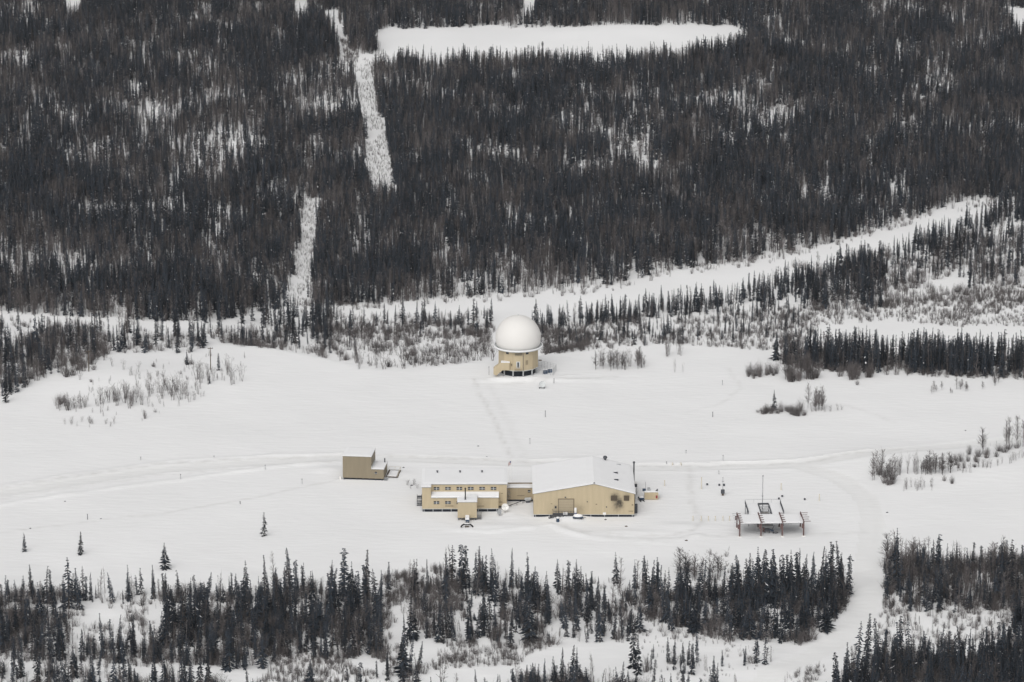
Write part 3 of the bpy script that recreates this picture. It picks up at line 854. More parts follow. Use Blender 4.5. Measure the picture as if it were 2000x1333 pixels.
# trees one can point to: (x, tip y, base y, look index, width, label, tilt)
SOLO = [
    (48, 1041, 1078, 1, 1.6, 'small slim spruce alone on the snowfield, nearest the left edge of the photo', 0),
    (158, 1039, 1084, 2, 1.6, 'slim spruce alone on open snow, second in the row of lone spruces', 0),
    (322, 1061, 1113, 9, 1.45, 'broad conical spruce alone on the snowfield just above the front belt', 0),
    (516, 1001, 1048, 13, 1.5, 'ragged lone spruce on the snowfield below the small drab building', 0.02),
    (797, 86, 114, 8, 1.1, 'single dark spruce standing alone in the far snowy clearing', 0),
    (1512, 762, 801, 10, 1.2, 'conical spruce rising from the small round thicket on the open snow', 0),
    (427, 690, 724, 3, 1.5, 'small dark spruce standing beside the utility pole with the crossarm', 0),
    (409, 728, 749, 9, .9, 'tiny spruce among bare shrubs below the crossarm utility pole', 0),
    (365, 683, 713, 8, .9, 'small spruce growing out of a dark bush on the upper snow tongue', 0),
    (12, 738, 787, 4, 1.6, 'slim dark spruce at the lower tip of the brown copse by the snowfield', 0),
    (480, 1096, 1172, 8, 1.0, 'large full spruce topping the front belt to the left of a snowy gap', 0),
    (135, 1089, 1190, 12, 1.5, 'tall ragged spruce rising above the front belt under the second lone spruce', 0),
    (156, 1111, 1192, 0, 1.2, 'spruce with a tip leaning sideways beside the tall ragged spruce', .10),
    (672, 1072, 1165, 5, 1.7, 'tallest spruce of the front belt below the small drab building', 0),
    (687, 1097, 1168, 11, .8, 'bushy dark spruce crowding the tallest spruce below the drab building', 0),
    (577, 1094, 1168, 6, 1.4, 'club topped spruce with twin tips in the front belt below the lone ragged spruce', 0),
    (539, 1108, 1168, 1, 1.4, 'slim spruce at the outer edge of the front belt beside the snowy gap', 0),
    (758, 1100, 1165, 0, 1.2, 'thin spruce bent over at its tip beside the low grey willow scrub', .12),
    (883, 1065, 1140, 12, 1.4, 'tall ragged spruce at the head of the group below the two-storey building', 0),
    (900, 1063, 1150, 7, 1.3, 'second tall spruce of the group below the two-storey building', .02),
    (910, 1066, 1150, 5, 1.4, 'third tall spruce of the group below the two-storey building', 0),
    (930, 1081, 1146, 2, 1.4, 'fourth, shorter spruce of the group below the two-storey building', 0),
    (948, 1084, 1158, 3, 1.5, 'stout spruce closing the group below the two-storey building', 0),
    (1089, 1093, 1149, 10, 1.0, 'neat conical spruce alone in the snow gap below the warehouse', 0),
    (1125, 1093, 1149, 9, .85, 'full spruce of the small clump below the overhead door of the warehouse', 0),
    (1203, 1079, 1140, 8, .95, 'broad leafy topped spruce at the belt edge below the sooty vents', 0),
    (1240, 1093, 1150, 11, .8, 'bushy spruce standing next to the broad one below the sooty vents', 0),
    (1284, 1089, 1146, 13, 1.2, 'isolated ragged spruce poking above the belt left of the pale bare trees', 0),
    (1343, 1097, 1172, 2, 1.5, 'slim spruce in front of the pale bare trees', 0),
    (1386, 1116, 1180, 1, 1.2, 'thin solitary spruce in a snowy gap below the pale bare trees', 0),
    (1440, 1084, 1158, 4, 1.7, 'slim spruce at the near edge of the dense stand below the canopy', 0),
    (1480, 1069, 1158, 9, .8, 'tallest spruce of the dense stand under the post canopy', 0),
    (1497, 1076, 1160, 3, 1.5, 'slim spruce just behind the tallest one under the post canopy', 0),
    (1510, 1074, 1172, 0, 1.7, 'slender tall spruce between two shorter ones under the post canopy', 0),
    (1557, 1080, 1165, 7, 1.5, 'club topped spruce below the last post of the canopy', 0),
    (1658, 1084, 1168, 6, 1.3, 'club topped spruce at the corner of the stand beside the snow track', 0),
    (1750, 1032, 1140, 10, .75, 'tall dark spruce at the corner of the copse across the snow track', 0),
    (1832, 1044, 1118, 5, 1.5, 'club topped spruce on the upper edge of the copse across the track', 0),
    (1975, 1055, 1150, 14, 1.3, 'ragged spruce on the upper edge of the copse near the right edge of the photo', 0),
    (1237, 1225, 1306, 9, .9, 'large snow flecked spruce at the head of the snowy opening', 0),
    (1246, 1240, 1318, 10, .8, 'large snow flecked spruce just before its taller twin in the snowy opening', 0),
    (1351, 1258, 1318, 1, 1.4, 'solitary thin spruce in the middle of the snowy opening', 0),
    (1410, 1270, 1302, 4, 1.3, 'very thin young spruce at the far side of the snowy opening', 0),
    (1692, 1202, 1290, 0, 1.3, 'spruce bowed sideways at the bend of the snow track', .14),
    (1674, 1216, 1300, 12, 1.3, 'ragged spruce leaning over the bend of the snow track', .12),
    (815, 590, 640, 10, .85, 'dark conical spruce beside the frozen channel, between the scrub and the radar dome', 0),
    (850, 588, 632, 9, .85, 'twin of the dark conical spruce beside the frozen channel', 0),
    (925, 584, 640, 12, 1.6, 'ragged spruce silhouetted on the frozen channel just left of the radar dome', 0),
    (1046, 584, 638, 3, 1.5, 'slim spruce on the frozen channel just right behind the radar dome', 0),
    (685, 603, 655, 1, 1.4, 'slim spruce silhouetted on the snow at the near end of the frozen channel', 0),
    (70, 604, 688, 11, .75, 'big dark spruce rising out of the brown copse above the snowfield', 0),
    (240, 622, 682, 10, .8, 'broad dark spruce on the snowy bank, tip just reaching the far forest', 0),
]
r_ = random.Random(5)
solo_xy = []
for (x, tip, base, vid, wf, lab, tilt) in SOLO:
    p, h = px_height(x, tip, base)
    p.z = float(gz(p.x, p.y))
    spruce_tree(p, h, vid, r_.uniform(0, 6), wf, lab, None, (0, tilt))
    solo_xy.append((p.x, p.y))

# of the front belt, the 300 largest spruces (with those above) are things; the others join the masses
isb = FV >= NS
cand = np.nonzero(~isb & (fpx > -25) & (fpx < 2025))[0]
hpx = FS[cand, 2] / np.array([mpp(v) for v in fpy[cand]])
topy = fpy[cand] - hpx * .95
seen_px = np.clip(np.minimum(fpy[cand], 1333) - topy, 0, None)
sk = np.array([0.0] * len(cand))
for q in range(len(cand)):      # how much of the tree the trees in front leave free
    dxx = np.abs(fpx[cand] - fpx[cand[q]])
    hid = cand[(dxx < 5) & (fpy[cand] > fpy[cand[q]])]
    cut = (topy[(dxx < 5) & (fpy[cand] > fpy[cand[q]])]).min() if len(hid) else 9e9
    sk[q] = max(0, min(cut, fpy[cand[q]], 1333) - topy[q])
near = np.array([min((FX[c] - a) ** 2 + (FY[c] - b) ** 2 for a, b in solo_xy) for c in cand])
sk[near < 1.0] = 0
order = cand[np.argsort(-sk)][:300 - len(SOLO)]
mine = np.zeros(len(FX), bool); mine[order] = True


def where_front(x, y):
    if x < 150: a = 'under the first lone spruces'
    elif x < 500: a = 'under the broad lone spruce'
    elif x < 780: a = 'below the small drab building'
    elif x < 1010: a = 'below the two-storey building'
    elif x < 1260: a = 'below the gabled warehouse'
    elif x < 1430: a = 'between the warehouse and the canopy'
    elif x < 1700: a = 'below the post canopy'
    else: a = 'across the snow track'
    b = 'upper edge' if y < 1185 else ('middle' if y < 1290 else 'near side')
    return a, b


NTH = {2: ('left', 'right'), 3: ('leftmost', 'middle', 'rightmost'), 4: ('leftmost', 'second', 'third', 'rightmost'), 5: ('leftmost', 'second', 'third', 'fourth', 'rightmost')}


def size_word(h): return 'tall' if h > 8.6 else ('middling' if h > 6.8 else 'short')


cells = {}
for k in order:
    cells.setdefault((size_word(float(FS[k, 2])), LOOKS[FV[k]]) + where_front(fpx[k], fpy[k]), []).append(k)
lab_of = {}
for (sz, look, a, b), ks in cells.items():
    ks.sort(key=lambda k: fpx[k])
    for i, k in enumerate(ks):
        pre = '' if len(ks) == 1 or len(ks) > 5 else NTH[len(ks)][i] + ' '
        lab_of[k] = '%s%s %s spruce, %s of front belt, %s' % (pre, sz, look, b, a)
for k in order:
    a, b = where_front(fpx[k], fpy[k])
    h = float(FS[k, 2]); look = LOOKS[FV[k]]
    sz = size_word(h)
    spruce_tree((FX[k], FY[k], float(gz(FX[k], FY[k]))), h, int(FV[k]), float(FR[k, 2]), float(FS[k, 0] / h),
                lab_of[k],
                '%s %s spruces, %s of the front belt %s' % (sz, look, b, a), (float(FR[k, 0]), float(FR[k, 1])))
rest = ~mine & ~isb
put('front', FX[rest], FY[rest], FV[rest], FR[rest], FS[rest])
bare_order = np.nonzero(isb & (fpx > -20) & (fpx < 2020))[0]
bare_order = bare_order[np.random.default_rng(3).permutation(len(bare_order))[:110]]
bm_ = np.zeros(len(FX), bool); bm_[bare_order] = True


def bare_thing(name, loc, h, me, rz, wf, label, cat, group):
    o = bpy.data.objects.new(name, me); col.objects.link(o)
    o.location = loc; o.rotation_euler.z = rz; o.scale = (h * wf, h * wf, h)
    return tag(o, label, cat, group)


for k in bare_order:
    a, b = where_front(fpx[k], fpy[k])
    bare_thing('bare_tree', (FX[k], FY[k], float(gz(FX[k], FY[k]))), float(FS[k, 2]) * .9, BARE_ME[int(FV[k]) - NS], float(FR[k, 2]), 1.1,
               'leafless grey birch among spruces, %s of front belt, %s' % (b, a), 'tree', 'leafless birches, %s of the front belt %s' % (b, a))
rest = isb & ~bm_
put('front', FX[rest], FY[rest], FV[rest], FR[rest], FS[rest])

for key, name, lab in (('far', 'far_forest', 'dense dark spruce and birch forest filling the far plain'),
                       ('brush', 'willow_scrub', 'grey leafless willow scrub on the snow'),
                       ('mid', 'valley_woods', 'spruce and birch woods between the bench and the frozen channel'),
                       ('front', 'front_woods', 'smaller spruces and birches filling the front belt')):
    parts_ = SETS[key]
    mass(name, lab, *[np.concatenate([a[k] for a in parts_]) for k in range(5)])

# bare shrubs and saplings one can point to; zones: (list of (x, base y, px height, width, kind), label, group)
def shrub_zone(items, label, group, kind='bare_shrub'):
    items = sorted(items)
    for i, (x, y, hp, wf) in enumerate(items):
        p = at(x, y)
        h = hp * mpp(y) / .955
        if kind == 'bare_tree': me = SAP_ME[r_.randrange(5)]; wf = wf * 1.9
        elif 'dark' in label or 'dense' in label: me = DENSE_ME[r_.randrange(4)]
        else: me = UPR_ME[r_.randrange(6)]; wf = wf * 1.05; h *= 1.08
        bare_thing(kind, p, h, me, r_.uniform(0, 6), wf, (NTH[len(items)][i] + ' ' if 2 <= len(items) <= 5 else '') + label, 'shrub' if kind == 'bare_shrub' else 'tree', group)


def row(n, x0, x1, yfun, h0, h1, w0=.8, w1=1.3, jy=5):
    return [(x, yfun(x) + r_.uniform(-jy, jy), r_.uniform(h0, h1), r_.uniform(w0, w1)) for x in [r_.uniform(x0, x1) for _ in range(n)]]


shrub_zone([(120, 787, 26, .8), (118, 790, 18, 1.0)], 'dense rounded shrub with dark tip at the lower end of the shrubby slope', 'twin dense shrubs of the shrubby slope')
shrub_zone(row(20, 100, 170, lambda x: 798, 16, 26) + row(12, 120, 230, lambda x: 825 + (x - 120) * .05, 8, 15), 'low thin leafless shrub at the lower end of the shrubby slope', 'low shrubs at the lower end of the shrubby slope')
for x0, x1, nm in ((190, 250, 'third of the shrubby slope nearest the low twin shrubs'), (250, 315, 'middle third of the shrubby slope'), (315, 380, 'third of the shrubby slope nearest the utility pole')):
    shrub_zone(row(17, x0, x1, lambda x: 788 - (x - 190) * .10 + r_.uniform(-14, 16), 16, 36, .7, 1.2), 'upright leafless shrub in the ' + nm, 'upright shrubs, ' + nm)
shrub_zone(row(18, 380, 475, lambda x: 752 + r_.uniform(-26, 18), 18, 34, .6, 1.0), 'upright leafless shrub at the end of the slope near the utility pole', 'shrubs near the crossarm utility pole')
shrub_zone(row(14, 100, 330, lambda x: 728 + r_.uniform(-14, 14), 10, 20), 'small leafless shrub along the top of the shrubby slope', 'small shrubs along the top of the shrubby slope')
shrub_zone([(183, 723, 16, .9), (178, 747, 9, 1.0), (300, 717, 9, 1.4), (283, 818, 22, .5)], 'lone dark bush on bare snow of the shrubby slope', 'lone dark bushes of the shrubby slope')
shrub_zone([(366, 712, 17, 1.1), (374, 712, 13, 1.2)], 'dark bush round the foot of the small spruce on the snow tongue', 'dark bush round the small spruce')
# behind the bench lip
shrub_zone(row(20, 700, 960, lambda x: np.interp(x, [700, 740, 860, 960], [716, 719, 712, 700]), 22, 42, .7, 1.1), 'tall grey willow shrub just behind the lip of the bench', 'willow shrubs behind the lip of the bench')
shrub_zone(row(13, 1165, 1258, lambda x: 722 - abs(x - 1200) * .1, 30, 44, .4, .6), 'upright bare sapling in the clump right of the radar dome', 'sapling clump right of the radar dome', 'bare_tree')
shrub_zone(row(14, 1160, 1262, lambda x: 716 + r_.uniform(-6, 4), 18, 32, .6, .9), 'bare shrub in the clump right of the radar dome', 'shrub clump right of the radar dome')
shrub_zone(row(7, 1290, 1330, lambda x: 697, 26, 40, .5, .7), 'bare shrub of the small tuft beyond the sapling clump', 'tuft beyond the sapling clump')
shrub_zone([(1318, 728, 26, .4), (1334, 728, 18, .4)], 'thin twiggy sprig standing alone on the open snow', 'twiggy sprigs on the open snow')
shrub_zone(row(6, 1460, 1486, lambda x: 735, 24, 38, .5, .8) + row(5, 1495, 1520, lambda x: 732, 20, 34, .5, .7), 'dark bare shrub on the snow before the dense wood', 'dark shrubs before the dense wood')
shrub_zone(row(12, 1538, 1590, lambda x: 742, 34, 58, .4, .6), 'bare sapling of the thick clump before the dense wood', 'thick sapling clump before the dense wood', 'bare_tree')
shrub_zone(row(10, 1535, 1600, lambda x: 742, 22, 40, .6, .8), 'bare shrub of the thick clump before the dense wood', 'thick shrub clump before the dense wood')
shrub_zone(row(10, 1640, 1700, lambda x: 738, 26, 46, .5, .7), 'brown bare shrub at the foot of the dense wood', 'brown shrubs at the foot of the dense wood')
shrub_zone([(1674, 752, 12, 1.0)], 'small round bush alone on the snow below the dense wood', None)
shrub_zone(row(16, 1810, 1960, lambda x: 770 - (x - 1810) * .13, 10, 26, .4, .7), 'thin pale sapling on the snow at the end of the dense wood', 'pale saplings at the end of the dense wood', 'bare_tree')
# thicket on the open snow
shrub_zone([(1480, 806, 9, 1.2)], 'low dark bush at the tip of the small round thicket', None)
shrub_zone([(1497, 806, 16, 1.0), (1506, 808, 17, 1.1), (1518, 808, 16, 1.2), (1526, 805, 26, .7)] + row(4, 1490, 1530, lambda x: 806, 14, 20, 1.0, 1.3, 3), 'dense dark bush round the spruce of the small thicket', 'bushes round the spruce of the thicket')
shrub_zone([(1545, 804, 20, .8), (1553, 812, 26, .9), (1562, 804, 30, .8), (1570, 812, 16, 1.1), (1557, 813, 24, 1.0)] + row(4, 1534, 1580, lambda x: 806, 14, 22, .9, 1.2, 4), 'dark rounded bush in the centre of the small thicket', 'bushes in the centre of the thicket')
shrub_zone([(1578, 798, 50, .35), (1590, 804, 48, .4), (1604, 803, 48, .35)] + row(5, 1572, 1612, lambda x: 802, 28, 48, .35, .5, 3), 'thin bare sapling rising from the small thicket', 'saplings of the thicket', 'bare_tree')
shrub_zone([(1586, 804, 18, 1.0), (1610, 805, 15, .8), (1622, 804, 11, 1.2), (1636, 802, 12, 1.3), (1644, 801, 9, 1.2)], 'low twiggy bush along the tail of the small thicket', 'bushes at the tail of the thicket')
# right hand slope
shrub_zone([(1706, 926, 42, .4), (1712, 928, 48, .4), (1722, 928, 50, .4), (1736, 944, 44, .45), (1742, 946, 58, .35), (1748, 930, 40, .4)] + row(4, 1703, 1752, lambda x: 934, 30, 50, .4, .6, 8), 'tall bare sapling at the corner of the thicket by the road bend', 'tall saplings by the road bend', 'bare_tree')
shrub_zone([(1728, 944, 22, 1.0), (1735, 948, 22, 1.0), (1716, 928, 22, .9), (1742, 946, 20, 1.1)] + row(2, 1708, 1750, lambda x: 938, 16, 26, .9, 1.2, 8), 'dense dark bush at the corner of the thicket by the road bend', 'dense bushes by the road bend')
shrub_zone(row(14, 1750, 1800, lambda x: 925, 22, 38, .4, .6), 'slender bare shrub in the middle of the roadside thicket', 'slender shrubs of the roadside thicket')
shrub_zone(row(16, 1765, 1820, lambda x: 955, 10, 22, .5, .8), 'thin dry stems low on the snow below the roadside thicket', 'dry stems below the roadside thicket')
shrub_zone(row(16, 1800, 1855, lambda x: 925, 26, 44, .4, .6), 'grey sapling in the second half of the roadside thicket', 'grey saplings of the roadside thicket', 'bare_tree')
shrub_zone([(1858, 905, 18, .9), (1866, 900, 18, 1.0), (1876, 902, 24, .8), (1883, 915, 22, .5), (1872, 915, 18, .5), (1893, 888, 24, .7), (1844, 940, 15, .8), (1859, 945, 20, .7), (1903, 913, 12, 1.2)] + row(8, 1855, 1950, lambda x: 908 - (x - 1855) * .2, 14, 24, .7, 1.1, 6), 'dark compact bush in the upper half of the roadside thicket', 'compact bushes of the roadside thicket')
shrub_zone([(1920, 888, 52, .5)], 'open crowned bare tree standing among the bushes of the roadside thicket', None, 'bare_tree')
shrub_zone([(1951, 882, 18, 1.2), (1962, 884, 20, 1.2), (1970, 878, 16, 1.2), (1986, 876, 14, 1.2)], 'dark bush at the foot of the twin stemmed trees on the slope', 'bushes under the twin trees')
shrub_zone([(1971, 880, 64, .35), (1986, 876, 62, .35), (2000, 872, 60, .4), (1966, 878, 56, .3)], 'tall bare tree with a square crown at the end of the roadside thicket', 'tall bare trees at the end of the thicket', 'bare_tree')
shrub_zone(row(30, 1870, 2000, lambda x: 925 - (x - 1870) * .22, 8, 18, .5, .8), 'short dry stalk on the snow below the upper thicket', 'dry stalks below the upper thicket')
# pale bare trees behind the front belt
shrub_zone(row(9, 1310, 1420, lambda x: 1132, 34, 60, .5, .75), 'pale leafless tree standing behind the front belt beside the canopy', 'pale leafless trees beside the canopy', 'bare_tree')
shrub_zone(row(9, 1730, 1800, lambda x: 1105, 40, 62, .5, .7) + row(6, 1930, 2000, lambda x: 1110, 40, 56, .5, .7), 'pale leafless tree on the upper edge of the copse across the track', 'pale leafless trees across the track', 'bare_tree')
shrub_zone([(795, 948, 10, 1.5), (808, 948, 12, 1.4), (815, 954, 9, 1.4), (803, 955, 7, 1.5)], 'flattened dry twigs in the snow beside the two-storey building', 'dry twigs beside the two-storey building')

# ------------------------------------------------------------------ two-storey building
def window(parent, x0, x1, z0, z1, y, rows=2, cols=2):
    f = MB()
    f.box(x0 - .06, x1 + .06, y - .05, y + .10, z0 - .06, z0, 1)
    f.box(x0 - .06, x1 + .06, y - .05, y + .10, z1, z1 + .06, 1)
    f.box(x0 - .06, x0, y - .05, y + .10, z0, z1, 1); f.box(x1, x1 + .06, y - .05, y + .10, z0, z1, 1)
    xm = (x0 + x1) / 2; g = .07 if cols > 1 else 0
    if cols > 1: f.box(xm - g, xm + g, y - .04, y + .08, z0, z1)
    zm = (z0 + z1) / 2 - .08
    if rows > 1:
        for a, b in ((x0, xm - g), (xm + g, x1)) if cols > 1 else ((x0, x1),):
            f.box(a, b, y - .035, y + .07, zm - .045, zm + .045)
    w_ = f.build('window', [M['trim'], M['tan_dk']], parent)
    for a, b in ((x0, xm - g), (xm + g, x1)) if cols > 1 else ((x0, x1),):
        for c, d in ((z0, zm - .06), (zm + .06, z1)) if rows > 1 else ((z0, z1),):
            box_part('pane', M['glass'], w_, a, b, y - .01, y + .02, c, d)
    return w_


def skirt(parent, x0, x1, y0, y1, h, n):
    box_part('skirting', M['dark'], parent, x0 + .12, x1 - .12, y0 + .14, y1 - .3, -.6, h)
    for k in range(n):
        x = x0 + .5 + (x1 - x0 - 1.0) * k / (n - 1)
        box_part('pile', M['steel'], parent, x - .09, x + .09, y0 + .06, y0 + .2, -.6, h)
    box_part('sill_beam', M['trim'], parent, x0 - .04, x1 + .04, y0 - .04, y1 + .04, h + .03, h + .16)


def roof_snow(parent, x0, x1, y0, y1, z, t=.22, seed=0):
    """soft edged snow blanket"""
    nx, ny = max(4, int((x1 - x0) / .8)), max(4, int((y1 - y0) / .8))
    b = MB(); V = []
    for j in range(ny + 1):
        for i in range(nx + 1):
            x = x0 + (x1 - x0) * i / nx; y = y0 + (y1 - y0) * j / ny
            e = min(i, nx - i, j, ny - j)
            zz = z + t * (0.45 if e == 0 else 1.0) + (vnoise(x * .35 + seed, y * .35, 5) - .5) * t * .3
            V.append((x, y, float(zz)))
    n0 = len(V)
    Fs = [(j * (nx + 1) + i, j * (nx + 1) + i + 1, (j + 1) * (nx + 1) + i + 1, (j + 1) * (nx + 1) + i) for j in range(ny) for i in range(nx)]
    ring = [i for i in range(nx + 1)] + [(j * (nx + 1) + nx) for j in range(1, ny + 1)] + [ny * (nx + 1) + i for i in range(nx - 1, -1, -1)] + [j * (nx + 1) for j in range(ny - 1, 0, -1)]
    V += [(V[k][0], V[k][1], z) for k in ring]
    m_ = len(ring)
    Fs += [(ring[(k + 1) % m_], ring[k], n0 + k, n0 + (k + 1) % m_) for k in range(m_)]
    b.add(V, Fs)
    return b.build('roof_snow', M['snow'], parent, smooth_=False)


P0 = at(824.5, 1000.5); P0.z = 0
T = thing('accommodation_building', 'long tan two-storey building with two rows of windows and a snowy flat roof', 'building', P0, R(0.4))
H2 = 6.75
fl = .72
wl = MB()
wl.prism([(0, 0), (2.35, 0), (2.35, 2.5), (22.2, 2.5), (22.2, 16.2), (0, 16.2)], fl + .161, H2, 'z')
wl.build('wall', M['tan'], T)
box_part('annex_wall', M['tan'], T, 2.35, 20.0, 0.05, 2.5, fl + .16, 3.85)
ar = MB(); ar.prism([(-.15, 3.86), (2.5, 4.35), (2.5, 4.55), (-.15, 4.06)], 2.35, 20.15, 'x'); ar.build('annex_roof', M['trim'], T)
sn = MB(); sn.prism([(-.2, 4.07), (2.5, 4.56), (2.5, 4.82), (-.1, 4.27)], 2.4, 20.1, 'x'); sn.build('annex_roof_snow', M['snow'], T, bevel=.06)
rf = MB(); rf.prism([(-.2, -.2), (2.4, -.2), (2.4, 2.3), (22.4, 2.3), (22.4, 16.4), (-.2, 16.4)], H2, H2 + .14, 'z'); rf.build('roof', M['steel'], T)
roof_snow(T, -.2, 22.4, 2.35, 16.4, H2 + .15, .24, 1)
roof_snow(T, -.2, 2.4, -.2, 2.34, H2 + .15, .24, 1)
skirt(T, 0, 20.0, 0.05, 16, fl, 9)
for k in range(6):
    x = 3.05 + k * 2.99
    window(T, x, x + 1.45, 5.25, 6.05, 2.49)
for k in range(3):
    x = 3.05 + k * 2.99
    window(T, x, x + 1.45, 2.15, 2.95, .04)
for x in (3.9, 9.9, 15.7):
    v = MB().tube((x, 11.8, H2), (x, 11.8, H2 + .75), .16, 8); v.tube((x, 11.8, H2 + .75), (x, 11.8, H2 + .9), .3, 8)
    v.build('roof_vent', M['steel_dk'], T)
for x0, x1, z in ((6.0, 8.2, 1.55), (14.6, 16.2, 1.5)):
    box_part('wall_louver', M['frame_dk'], T, x0, x1, -.02, .06, z, z + .14)
for x0, x1, z in ((20.6, 21.2, 4.2), (20.2, 21.0, 1.8)):
    box_part('wall_louver', M['frame_dk'], T, x0, x1, 2.42, 2.52, z, z + .14)
st = MB()
for k in range(5): st.box(-1.5 + k * .0, -.1, 5.0 + k * .45, 5.4 + k * .45, .2 + k * .3, .28 + k * .3)
for y in (5.0, 7.3):
    st.tube((-1.4, y, 0), (-1.4, y, 2.6), .05, 5); st.tube((-.2, y, 0), (-.2, y, 2.6), .05, 5)
st.tube((-1.4, 5.0, 2.5), (-1.4, 7.3, 2.5), .05, 5); st.tube((-1.4, 5.0, 1.9), (-1.4, 7.3, 1.9), .05, 5); st.box(-1.5, -.1, 7.2, 8.8, 1.6, 1.72)
st.build('stair', M['steel_dk'], T)
# generator room on stilts in front, joined by a neck
PX0, PX1, PY0 = 9.35, 14.35, -7.4
box_part('generator_room', M['tan'], T, PX0, PX1, PY0, PY0 + 3.6, .75, 5.0)
box_part('neck_wall', M['tan'], T, PX0 + 2.6, PX1 - .02, PY0 + 3.6, 0.05, .75, 4.6)
box_part('generator_roof', M['steel'], T, PX0 - .12, PX1 + .12, PY0 - .12, PY0 + 3.7, 5.0, 5.12)
roof_snow(T, PX0 - .12, PX1 + .12, PY0 - .12, PY0 + 3.7, 5.125, .25, 5)
box_part('neck_roof', M['steel'], T, PX0 + 2.5, PX1 + .1, PY0 + 3.71, 0.0, 4.62, 4.75)
roof_snow(T, PX0 + 2.5, PX1 + .1, PY0 + 3.72, 0.3, 4.755, .28, 6)
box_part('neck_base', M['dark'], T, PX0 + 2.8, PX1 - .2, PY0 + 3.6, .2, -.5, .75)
sl = MB()
for x in (PX0 + .3, PX1 - .3):
    for y in (PY0 + .3, PY0 + 3.2): sl.box(x - .1, x + .1, y - .1, y + .1, -.5, .75)
sl.box(PX0, PX1, PY0 - .03, PY0 + .12, .62, .76)
sl.tube((PX0 + .2, PY0 + .1, .7), (PX0 + 2.2, PY0 + .3, -.1), .06, 5); sl.tube((PX1 - .2, PY0 + .1, .7), (PX1 - 2.2, PY0 + .3, -.1), .06, 5)
sl.build('stilts', M['steel_dk'], T)
ch = MB().tube((PX0 + 2.0, PY0 + 1.3, 5.1), (PX0 + 2.0, PY0 + 1.3, 8.3), .17, 10); ch.tube((PX0 + 2.0, PY0 + 1.3, 8.3), (PX0 + 2.0, PY0 + 1.3, 8.6), .26, 10, .1)
ch.tube((PX0 + 2.0, PY0 + 1.3, 5.1), (PX0 + 2.0, PY0 + 1.3, 5.5), .34, 10, .2)
ch.build('chimney', M['black'], T)
tk = MB().box(PX0 + 2.05, PX0 + 3.0, PY0 - 3.0, PY0 - .02, .75, 1.15); tk.tube((PX0 + 2.2, PY0 - 2.8, -.3), (PX0 + 2.2, PY0 - 2.8, .8), .07, 5); tk.tube((PX0 + 2.85, PY0 - 2.8, -.3), (PX0 + 2.85, PY0 - 2.8, .8), .07, 5)
tk.build('walkway', M['blue'], T)
MB().box(PX0 + 2.0, PX0 + 3.05, PY0 - 3.05, PY0 - .03, 1.15, 1.6).build('walkway_snow', M['snow'], T, bevel=.12)
sd_ = MB()
for k in range(4): sd_.box(PX1 + .05, PX1 + 1.2, PY0 + .8 + k * .35, PY0 + 1.1 + k * .35, .15 + k * .22, .22 + k * .22)
for y in (PY0 + .8, PY0 + 2.2): sd_.tube((PX1 + 1.1, y, 0), (PX1 + 1.1, y, 2.0), .05, 5)
sd_.tube((PX1 + 1.1, PY0 + .8, 1.9), (PX1 + 1.1, PY0 + 2.2, 1.95), .05, 5)
sd_.build('side_step', M['steel_dk'], T)

# ------------------------------------------------------------------ corridor between the two
PC = at(990.5, 980.0); PC.z = 0
T = thing('link_corridor', 'narrow shaded tan corridor joining the two-storey building to the warehouse', 'building', PC)
WC = 6.95
box_part('wall', M['tan_dk'], T, -.05, WC, 0, 2.8, .55, 3.7)  # shade of the recess is put into this darker wall colour
box_part('roof', M['steel'], T, -.05, WC, -.12, 2.9, 3.7, 3.84)
roof_snow(T, -.05, WC, -.12, 2.9, 3.845, .25, 9)
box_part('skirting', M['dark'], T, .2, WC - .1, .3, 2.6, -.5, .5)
box_part('sill_beam', M['steel_dk'], T, -.04, WC, -.02, 2.8, .42, .55)
box_part('parapet', M['frame_dk'], T, -.05, WC, 2.92, 3.0, 3.84, 4.3)
window(T, 5.45, 6.15, 2.5, 3.2, -.01, 2, 1)
box_part('wall_louver', M['frame_dk'], T, 2.6, 4.6, -.06, -.01, 1.55, 1.68)
ld = MB()
for k in range(5): ld.box(.05, .75 + (k % 2) * .2, -.25, -.02, .9 + k * .5, .98 + k * .5)
ld.build('pipe_rack', M['steel'], T)

# ------------------------------------------------------------------ warehouse
PW = at(1042, 1010.3); PW.z = 0
T = thing('warehouse', 'large tan gabled warehouse with an off-centre ridge, overhead door and two sooty vents', 'building', PW, R(0.15))
W, D, EV, RX, RH = 26.3, 24.0, 6.35, 15.8, 9.05
wl = MB(); wl.prism([(0, .72), (W, .72), (W, EV), (RX, RH), (0, EV)], 0, D); wl.build('wall', M['tan_soot'], T)
rf = MB()
rf.prism([(-.25, EV - .04), (RX, RH), (RX, RH + .12), (-.25, EV + .08)], -.2, D + .2)
rf.prism([(RX, RH), (W + .25, EV - .06), (W + .25, EV + .06), (RX, RH + .12)], -.2, D + .2)
rf.build('roof', M['steel'], T)
sn = MB()
n = 30
prof = lambda x: (EV + (RH - EV) * x / RX if x < RX else RH - (RH - EV) * (x - RX) / (W - RX)) + .13
V, Fs = [], []
xs = sorted([-.25 + (W + .5) * i / n for i in range(n + 1)] + [RX])
ny = 26
for j in range(ny + 1):
    y = -.2 + (D + .4) * j / ny
    for i, x in enumerate(xs):
        e = min(i, len(xs) - 1 - i, j, ny - j)
        V.append((x, y, prof(x) - .10 * math.exp(-((x - RX) / 1.3) ** 2) + .06 + (.09 if e == 0 else .2 + .10 * float(fbm(x * .35, y * .35, 3) - .5))))
nx_ = len(xs)
for j in range(ny):
    for i in range(nx_ - 1): Fs.append((j * nx_ + i, j * nx_ + i + 1, (j + 1) * nx_ + i + 1, (j + 1) * nx_ + i))
o_ = len(V)
